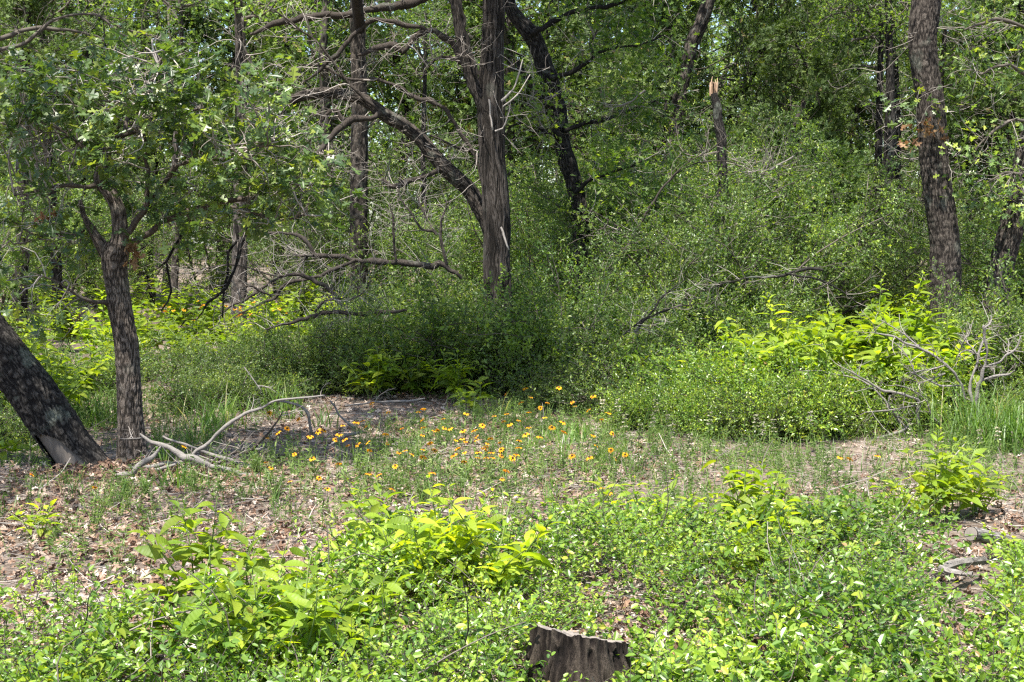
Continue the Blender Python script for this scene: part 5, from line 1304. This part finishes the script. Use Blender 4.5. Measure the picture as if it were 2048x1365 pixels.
for px, d, H, nb, l in GT:
    b = on_ground(px, d); t = thing('grass_clump', l, 'grass clump', b, 'grass clumps')
    g = Geo(); s_ = .05 + .0007 * nb; blades(g, b[0] + RT.normal(size=nb) * s_, b[1] + RT.normal(size=nb) * s_, H * RT.uniform(.55, 1.15, nb), RT.uniform(.05, .75, nb), RT, .010); g.obj('blades', M['grass'], t, smooth=False, kind='stuff')

# small leafy weeds (upright, needle-like leaves)
for px, d, H, l in ((545, 8.9, .26, 'upright feathery weed alone on the litter below the stick tips'), (180, 7.9, .26, 'slender upright weed in open litter below the logs'), (1215, 8.8, .2, 'small upright weed at the open litter centre'), (310, 11.5, .5, 'juniper-like seedling behind the arching grass'), (240, 9.0, .14, 'fine needle-leaved tuft in front of the thick log'), (285, 9.0, .12, 'second fine needle-leaved tuft in front of the logs'), (505, 9.9, .16, 'dark upright weed at the crooked log'), (845, 8.7, .16, 'leafy weed beneath the flowers near bare sand'), (1195, 10.4, .3, 'bushy weed between two flower patches')):
    b = on_ground(px, d); t = thing('weed', l, 'weed', b, 'small weeds'); g, gs = Geo(), Geo()
    for k in range(9):
        pp, dd = walk(b, (RT.normal() * .3, RT.normal() * .3, 1), H * RT.uniform(.6, 1), 6, .15, .02, RT); tube(gs, pp, np.linspace(.003, .001, 7), 4, RT.random())
        m = int(26 + 60 * H); f = RT.random(m) * 5.99; i = f.astype(int); q = pp[i] + (pp[np.minimum(i + 1, 6)] - pp[i]) * (f - i)[:, None]
        place(g, t_hex(.18, .1), q, norm(RT.normal(size=(m, 3)) + [0, 0, .8]), rdirs(m, .8, 1, RT), RT.uniform(.014, .034, m))
    gs.obj('stems', M['greenstem'], t, kind='stuff'); g.obj('foliage', M['herb'] if d < 11 else M['grass'], t, smooth=False, kind='stuff')

# ------------------------------------------------------------------ yellow flowers
def petal_ring(seed):
    r = np.random.default_rng(seed); g = Geo(); n = 9
    for k in range(n):
        a = k / n * 6.283 + r.normal() * .07
        X = np.array([[math.cos(a), math.sin(a), r.uniform(-.35, .1)]]); place(g, t_hex(.52, .25, .1), X * .006 * [1, 1, 0], X, np.array([[0, 0, 1.0]]), .026 * r.uniform(.85, 1.1), tint=r.random())
    return g.mesh('flower_petals', M['petal'], False)
PM = [petal_ring(s) for s in range(4)]
g = Geo()
tube(g, np.array([[0, 0, -.002], [0, 0, .003], [0, 0, .008], [0, 0, .011]]), [.009, .0095, .007, .002], 10, .3); DM = g.mesh('flower_disc', M['disc'])
def stem_mesh(seed, H):
    r = np.random.default_rng(seed); g = Geo(); pp = np.array([[0, 0, -H], [r.normal() * .02, r.normal() * .02, -H * .55], [0, 0, 0]]); pp = catmull(pp, .05)
    tube(g, pp, np.linspace(.0022, .0014, len(pp)), 4, r.random())
    m = 9; q = pp[r.integers(0, len(pp) // 2 + 1, m)]; place(g, t_hex(.25, .2), q, norm(r.normal(size=(m, 3)) + [0, 0, .6]), rdirs(m, .8, 1, r), r.uniform(.03, .06, m)); return g.mesh('flower_stem', M['greenstem'])
HS = [.16, .22, .28, .34]; SM = [[stem_mesh(k * 10 + j, h) for j in range(2)] for k, h in enumerate(HS)]
Z5 = "50,1050 90,1025 120,1020 175,1065 195,1040 220,1065 212,995 280,980 310,972 320,1005 235,1095 285,1090 335,1080 345,1118 355,885 438,930 590,928 612,913 605,968 610,1005 610,1043 505,1010 425,1038 435,1085 645,1082 665,1022 685,1020 717,1008 745,1010 711,962 492,1130 522,1120 560,1140 610,1115 668,1118 610,1152 472,1197 340,1235 390,1240 95,1255 137,1310 60,1160 190,1185 655,1230 460,1312 825,937 905,995 865,1020 808,1022 875,1050 878,1068 775,1068 822,1075 805,1062 780,1110 815,1130 763,1142 815,1175 885,1128 925,1100 930,1085 915,1112 945,1060 880,1155 925,1155 950,1130 958,1155 990,1080 998,1115 1000,1145 965,948 1025,938 1010,975 1040,990 1018,840 1117,812 1285,808 1145,855 1095,882 1228,883 1193,908 1138,930 1350,880 1365,900 1455,850 1430,920 1085,970 1135,1005 1120,1040 1088,1070 1085,1105 1075,1140 1055,1157 1190,1052 1215,955 1250,1005 1312,1028 1305,980 1350,1147 1437,1155 1470,1095 1497,965 1530,933 1550,1035 1543,1117 1567,1162 1613,1140 1025,1220 1003,1262 1500,1305 1530,1330 1455,1045"
Z4 = "915,1100 1335,935 1480,965 1425,1010 1325,1055 1380,1030 1440,1272 160,1240 470,1302 1460,1138 1345,1205 1320,1178"
heads = [(600 + float(a.split(',')[0]) * .403, 450 + float(a.split(',')[1]) * .403) for a in Z5.split()] + [(float(a.split(',')[0]) * .403, 450 + float(a.split(',')[1]) * .403) for a in Z4.split()] + [(1680, 915), (1700, 918), (1755, 912)]
for k in range(26): heads.append((RT.uniform(310, 600), RT.uniform(600, 645)))
fl = []
for hx, hy in heads:
    far_ = hy < 700; hi = RT.integers(0, 4) if hy < 880 else RT.integers(0, 2); H = HS[hi]
    d = (1.6 - H) * FOC / (hy - 490); 
    if far_: d = RT.uniform(17.0, 18.6); H = .34; hi = 3
    p = P(hx, hy, d); gg = G(p[0], d)
    if not far_: d += 0; H2 = p[2] - gg
    p = P(hx, hy, d); zs = (p[2] - gg) / H if not far_ else (p[2] - gg) / H
    fl.append((hx, hy, p, hi, zs, far_))
NEARBY = [(-1, 130, 'by the leaning black trunk'), (130, 330, 'by the thick silvery log'), (330, 560, 'near the arching pale branch'), (560, 660, 'by the hooked white stick'), (660, 740, 'by the stubby white stick'), (740, 830, 'below the darkest shaded plant'), (830, 900, 'below the middle shaded plant'), (900, 960, 'past the low sprawling plant'),
          (960, 1020, 'in the crowded heart of the patch'), (1020, 1080, 'just past the crowded heart of the patch'), (1080, 1140, 'short of the grass clump in the patch'), (1140, 1210, 'around the bushy weed'), (1210, 1300, 'at the tall grass clump end'), (1300, 9999, 'far out on the litter by dead shrubs')]
fl.sort(key=lambda q: (q[5], q[0] if q[5] else q[1]))
fc = {}
for hx, hy, p, hi, zs, far_ in fl:
    z = [n for a, b, n in NEARBY if a <= hx < b][0]
    if far_: key = 'in the distant sunny drift behind the drooping dark branch'; z = key
    fc[z] = fc.get(z, 0) + 1; n = fc[z]
    if far_: l = f'tiny yellow flower in the distant drift, {ORD[n - 1]} counting away from the young oak'
    else: l = f'yellow flower {z}, {ORD[n - 1]} one nearing the camera'
    t = thing('coneflower', l, 'flower', p, 'far drift of yellow flowers' if far_ else 'yellow flowers in the sunny patch')
    s = RT.uniform(.6, 1.0)
    a = bpy.data.objects.new('stem', SM[hi][RT.integers(0, 2)]); C.objects.link(a); a.parent = t; a.scale = (1, 1, max(.2, zs)); a.rotation_euler = (0, 0, RT.uniform(0, 6.28))
    tilt = (RT.normal() * .42 + .15, RT.normal() * .42, RT.uniform(0, 6.28))
    for nm, me in (('petals', PM[RT.integers(0, 4)]), ('disc', DM)):
        o = bpy.data.objects.new(nm, me); C.objects.link(o); o.parent = t; o.rotation_euler = tilt; o.scale = (s, s, s); o['kind'] = 'stuff' if nm == 'petals' else 'thing'
        if nm == 'disc': del o['kind']
# pale spikes
SP = [(1195, 850), (1205, 800), (1235, 800), (1250, 830), (1262, 870), (1190, 880), (1305, 830), (1312, 800), (1336, 830), (1345, 850), (1420, 825), (1432, 775), (1440, 800), (1490, 800), (1512, 830), (1526, 845), (1548, 840), (1620, 825), (1655, 905), (1820, 850), (1960, 860), (1996, 855), (1380, 870), (1280, 850)]
spc = {}
for k, (px, py) in enumerate(sorted(SP)):
    H = .34; d = min((1.6 - H) * FOC / (py - 490), 12.6); p = P(px, py, d); b = np.array([p[0], p[1], G(p[0], p[1])])
    t = thing('horsemint', f'{ORD[k % 12]} pale tiered flower spike ' + ('counting from the bushy weed toward the thicket' if k < 12 else 'counting from the low thicket toward dead shrubs'), 'flower', b, 'pale flower spikes')
    g, gs = Geo(), Geo(); top = p[2] - b[2]; pp = np.array([b, b + [RT.normal() * .02, 0, top * .5], p]); tube(gs, catmull(pp, .05), .002, 4, .5)
    for q in range(4):
        z = p[2] - q * .028; m = 11; c = np.array([p[0], p[1], z]); X = norm(RT.normal(size=(m, 3)) * [1, 1, .25]); place(g, t_hex(.45, .1), c + X * .003, X, rdirs(m, 1.2, 1, RT), RT.uniform(.014, .026, m))
    m = 12; f = RT.random(m)[:, None]; place(gs, t_hex(.22, .15), b + (p - b) * f * .85, norm(RT.normal(size=(m, 3)) + [0, 0, .2]), rdirs(m, 1, 1, RT), .045)
    gs.obj('stem', M['herb'], t, smooth=False); g.obj('flower_whorls', M['mint'], t, smooth=False, kind='stuff')

# ------------------------------------------------------------------ stump, cut log, bleached wood
d = 5.05; b = on_ground(1160, d)
t = thing('tree_stump', 'weathered fluted tree stump with slanting cut top in the low green cover', 'stump', b)
g, gt = Geo(), Geo(); NS = 160; NR = 40; th = np.linspace(0, 2 * math.pi, NS, endpoint=False)
sc_ = .5 / FOC * d; R0 = 168 * sc_
zl = P(1080, 1254, d)[2]; zr = P(1240, 1288, d)[2]
TH, S = np.meshgrid(th, np.linspace(0, 1, NR)); ring = np.stack([np.cos(TH), np.sin(TH)], -1)
f1 = fbm(np.stack([ring[..., 0] * 3.2, ring[..., 1] * 3.2, S * .25], -1).reshape(-1, 3), 3, 3).reshape(S.shape)
wp = (fbm(np.stack([ring[..., 0] * 4, ring[..., 1] * 4, S * 1.5], -1).reshape(-1, 3), 13, 3).reshape(S.shape) - .5) * 3.2
f2 = 1 - np.abs(2 * vnoise(np.stack([ring[..., 0] * 10 + wp, ring[..., 1] * 10 + wp, S * .8], -1).reshape(-1, 3), 7).reshape(S.shape) - 1)
f3 = vnoise(np.stack([ring[..., 0] * 30, ring[..., 1] * 30, S * 3], -1).reshape(-1, 3), 9).reshape(S.shape)
cleft = np.exp(-((TH - (math.pi * 1.5 - .12)) / .09) ** 2) * .022 * np.clip(1.15 - S * .2, 0, 1)
Rr = R0 * (1.0 + .45 * (1 - S) ** 1.7) + .070 * (f1 - .5) + .040 * (f2 - .6) + .006 * (f3 - .5) - cleft
xx = Rr * ring[..., 0]; yy = Rr * ring[..., 1] * .9
ztop = (zl + zr) / 2 + (zr - zl) * xx / (2 * R0) - .26 * yy + .010 * (f3 - .5) + .030 * (f1 - .5) * S
z = b[2] - .05 + (ztop - b[2] + .05) * S
V = np.stack([b[0] + xx, b[1] + yy, z], -1).reshape(-1, 3)
i = np.arange(NR - 1)[:, None] * NS; j = np.arange(NS)[None]; j2 = (j + 1) % NS
g.add(V, [np.stack([i + j, i + j2, i + NS + j2, i + NS + j], -1).reshape(-1, 4)], np.clip(1.5 * (.75 * f2 + .25 * f1 - .30), 0, 1).reshape(-1))  # tint paints shading into the stump: dark grooves, lighter ridges
g.obj('bark', M['stump'] if 'stump' in M else M['drywood'], t)
rim = V[-NS:]; c = rim.mean(0); fr = [rim]; 
for q in (.93, .6, .25):
    w = c + (rim - c) * q; w[:, 2] += .004 - .016 * (1 - q) + (vnoise(w * 60, 4) - .5) * .008; fr.append(w)
VV = np.concatenate(fr + [c[None] - [0, 0, .01]]); F = []
for q in range(3):
    a = q * NS; F += [[a + k, a + (k + 1) % NS, a + NS + (k + 1) % NS, a + NS + k] for k in range(NS)]
gt.add(VV, [np.array(F), np.array([[3 * NS + k, 3 * NS + (k + 1) % NS, 4 * NS] for k in range(NS)])], .8); gt.obj('cut_top', M['barewood'], t, smooth=False)
# cut log end
t = thing('cut_log', 'short sawn grey log with a round pale cut end among the low shrubs', 'log', on_ground(1945, 6.95))
g, ge = Geo(), Geo()
a, b2 = P(1942, 1068, 6.95), P(2010, 1082, 7.2)
bark_tube(g, [[*a, .036], [*((a + b2) / 2), .036], [*b2, .033], [*(b2 + (b2 - a) * .5 - [0, 0, .03]), .028]], .02, 60, .005, 4, 9, 5)
T = norm(a - b2); N = norm(np.cross(T, [0, 0, 1])); Bn = np.cross(T, N); an = np.linspace(0, 6.283, 24, endpoint=False)
VV = np.concatenate([a + T * .001 + .0335 * (np.cos(an)[:, None] * N + np.sin(an)[:, None] * Bn), [a + T * .003]]); ge.add(VV, [np.array([[k, (k + 1) % 24, 24] for k in range(24)])], .75)
g.obj('bark', M['drywood'], t); ge.obj('cut_face', M['barewood'], t, smooth=False)
def plank(name, label, quads, d0, w, th_, mat='drywood', grp=None):
    t = thing(name, label, 'wood', P(quads[0][0], quads[0][1], d0), grp)
    g = Geo(); pts = [P(a_, b_, c_) for a_, b_, c_ in quads]
    for q in pts: q[2] = max(q[2], G(q[0], q[1]) + .012)
    q = catmull(np.array(pts), .02); n = len(q); T, N, B = frames(q); up = norm(np.array([0, 0, 1]) - T * T[:, 2:3]); sd = np.cross(T, up)
    ww = w * (.6 + .8 * vnoise(q * 9, 3)) * np.sin(np.linspace(.35, math.pi - .3, n)) ** .5
    prof = np.array([(-1, 0), (-.8, .8), (-.3, 1.0), (.2, .7), (.6, 1.0), (1, .2), (.7, -.6), (-.6, -.6)])
    nz = vnoise(np.repeat(q, 8, 0) * 40 + np.tile(np.arange(8)[:, None] * 3.1, (n, 3)), 6).reshape(n, 8)
    V = q[:, None] + prof[None, :, 0:1] * (sd * ww[:, None])[:, None] * (.8 + .4 * nz[..., None]) + prof[None, :, 1:2] * up[:, None] * th_ * (.6 + .8 * nz[..., None])
    i = np.arange(n - 1)[:, None] * 8; j = np.arange(8)[None]; j2 = (j + 1) % 8
    g.add(V.reshape(-1, 3), [np.stack([i + j, i + j2, i + 8 + j2, i + 8 + j], -1).reshape(-1, 4)], nz.reshape(-1)); g.obj('split_wood', M[mat], t, smooth=False)
def dg(py): return 1.58 * FOC / (py - 490)
plank('broken_wood', 'angular broken grey piece of wood, upper arm, in low shrubs below the cut log', [(1880, 1142, 6.4), (1915, 1128, 6.5), (1970, 1122, 6.75)], 6.5, .022, .02)
plank('broken_wood', 'angular broken grey piece of wood, front arm, in low shrubs below the cut log', [(1878, 1136, 6.4), (1905, 1146, 6.35), (1945, 1150, 6.3)], 6.4, .016, .014)
plank('broken_wood', 'rotten pale wood piece half buried below the angular broken pieces', [(1840, 1175, 6.6), (1880, 1160, 6.7), (1925, 1160, 6.7)], 6.6, .03, .012)
plank('bleached_wood', 'long bleached strip of rotten wood lying on litter before the low cover', [(50, 1215, dg(1215)), (110, 1208, dg(1208)), (170, 1214, dg(1214)), (235, 1222, dg(1222))], 6.2, .045, .016, 'twig')
plank('bleached_wood', 'bleached wood fragment pointing past the end of the long strip', [(240, 1205, dg(1205)), (310, 1218, dg(1218)), (380, 1232, dg(1232))], 6.2, .03, .012, 'twig')
plank('bleached_wood', 'short upright-lying bleached splinter between the two wood strips', [(188, 1245, dg(1245)), (200, 1225, dg(1225)), (205, 1210, dg(1210))], 6.2, .012, .012, 'twig')
plank('bleached_wood', 'thin bleached strip running under the shaft of the drooping-leaf sprout', [(340, 1235, dg(1235)), (400, 1243, dg(1243)), (470, 1250, dg(1250))], 6.2, .02, .012, 'twig')
plank('bleached_wood', 'weathered strip behind the broad leafy plant at the litter edge', [(700, 1045, dg(1045)), (790, 1025, dg(1025)), (880, 1022, dg(1022)), (930, 1035, dg(1035))], 8.2, .022, .01, 'drywood')
plank('bleached_wood', 'pale strip lying under the small tuft edge by the open sand', [(1015, 1075, dg(1075)), (1060, 1082, dg(1082)), (1120, 1078, dg(1078))], 8.2, .02, .01, 'twig')
g = Geo(); b = on_ground(715, 10.9); t = thing('wood_stake', 'pale upright splinter of wood standing among the yellow flowers', 'stake', b)
tube(g, np.array([b - [0, 0, .03], P(713, 925, 10.9), P(716, 905, 10.9), P(718, 897, 10.9)]), [.026, .024, .015, .004], 7, .9); g.obj('splinter', M['drywood'], t, smooth=False)
print('objects', len(bpy.data.objects), 'berry leaves', NBERRY[0])
us = {o.data.name: len(o.data.loops) for o in bpy.data.objects if o.type == 'MESH'}
print('TRIS approx', sum(v for v in us.values()) // 2, 'meshes', len(us))
for k, v in sorted(us.items(), key=lambda q: -q[1])[:12]: print('   ', k, v // 2)
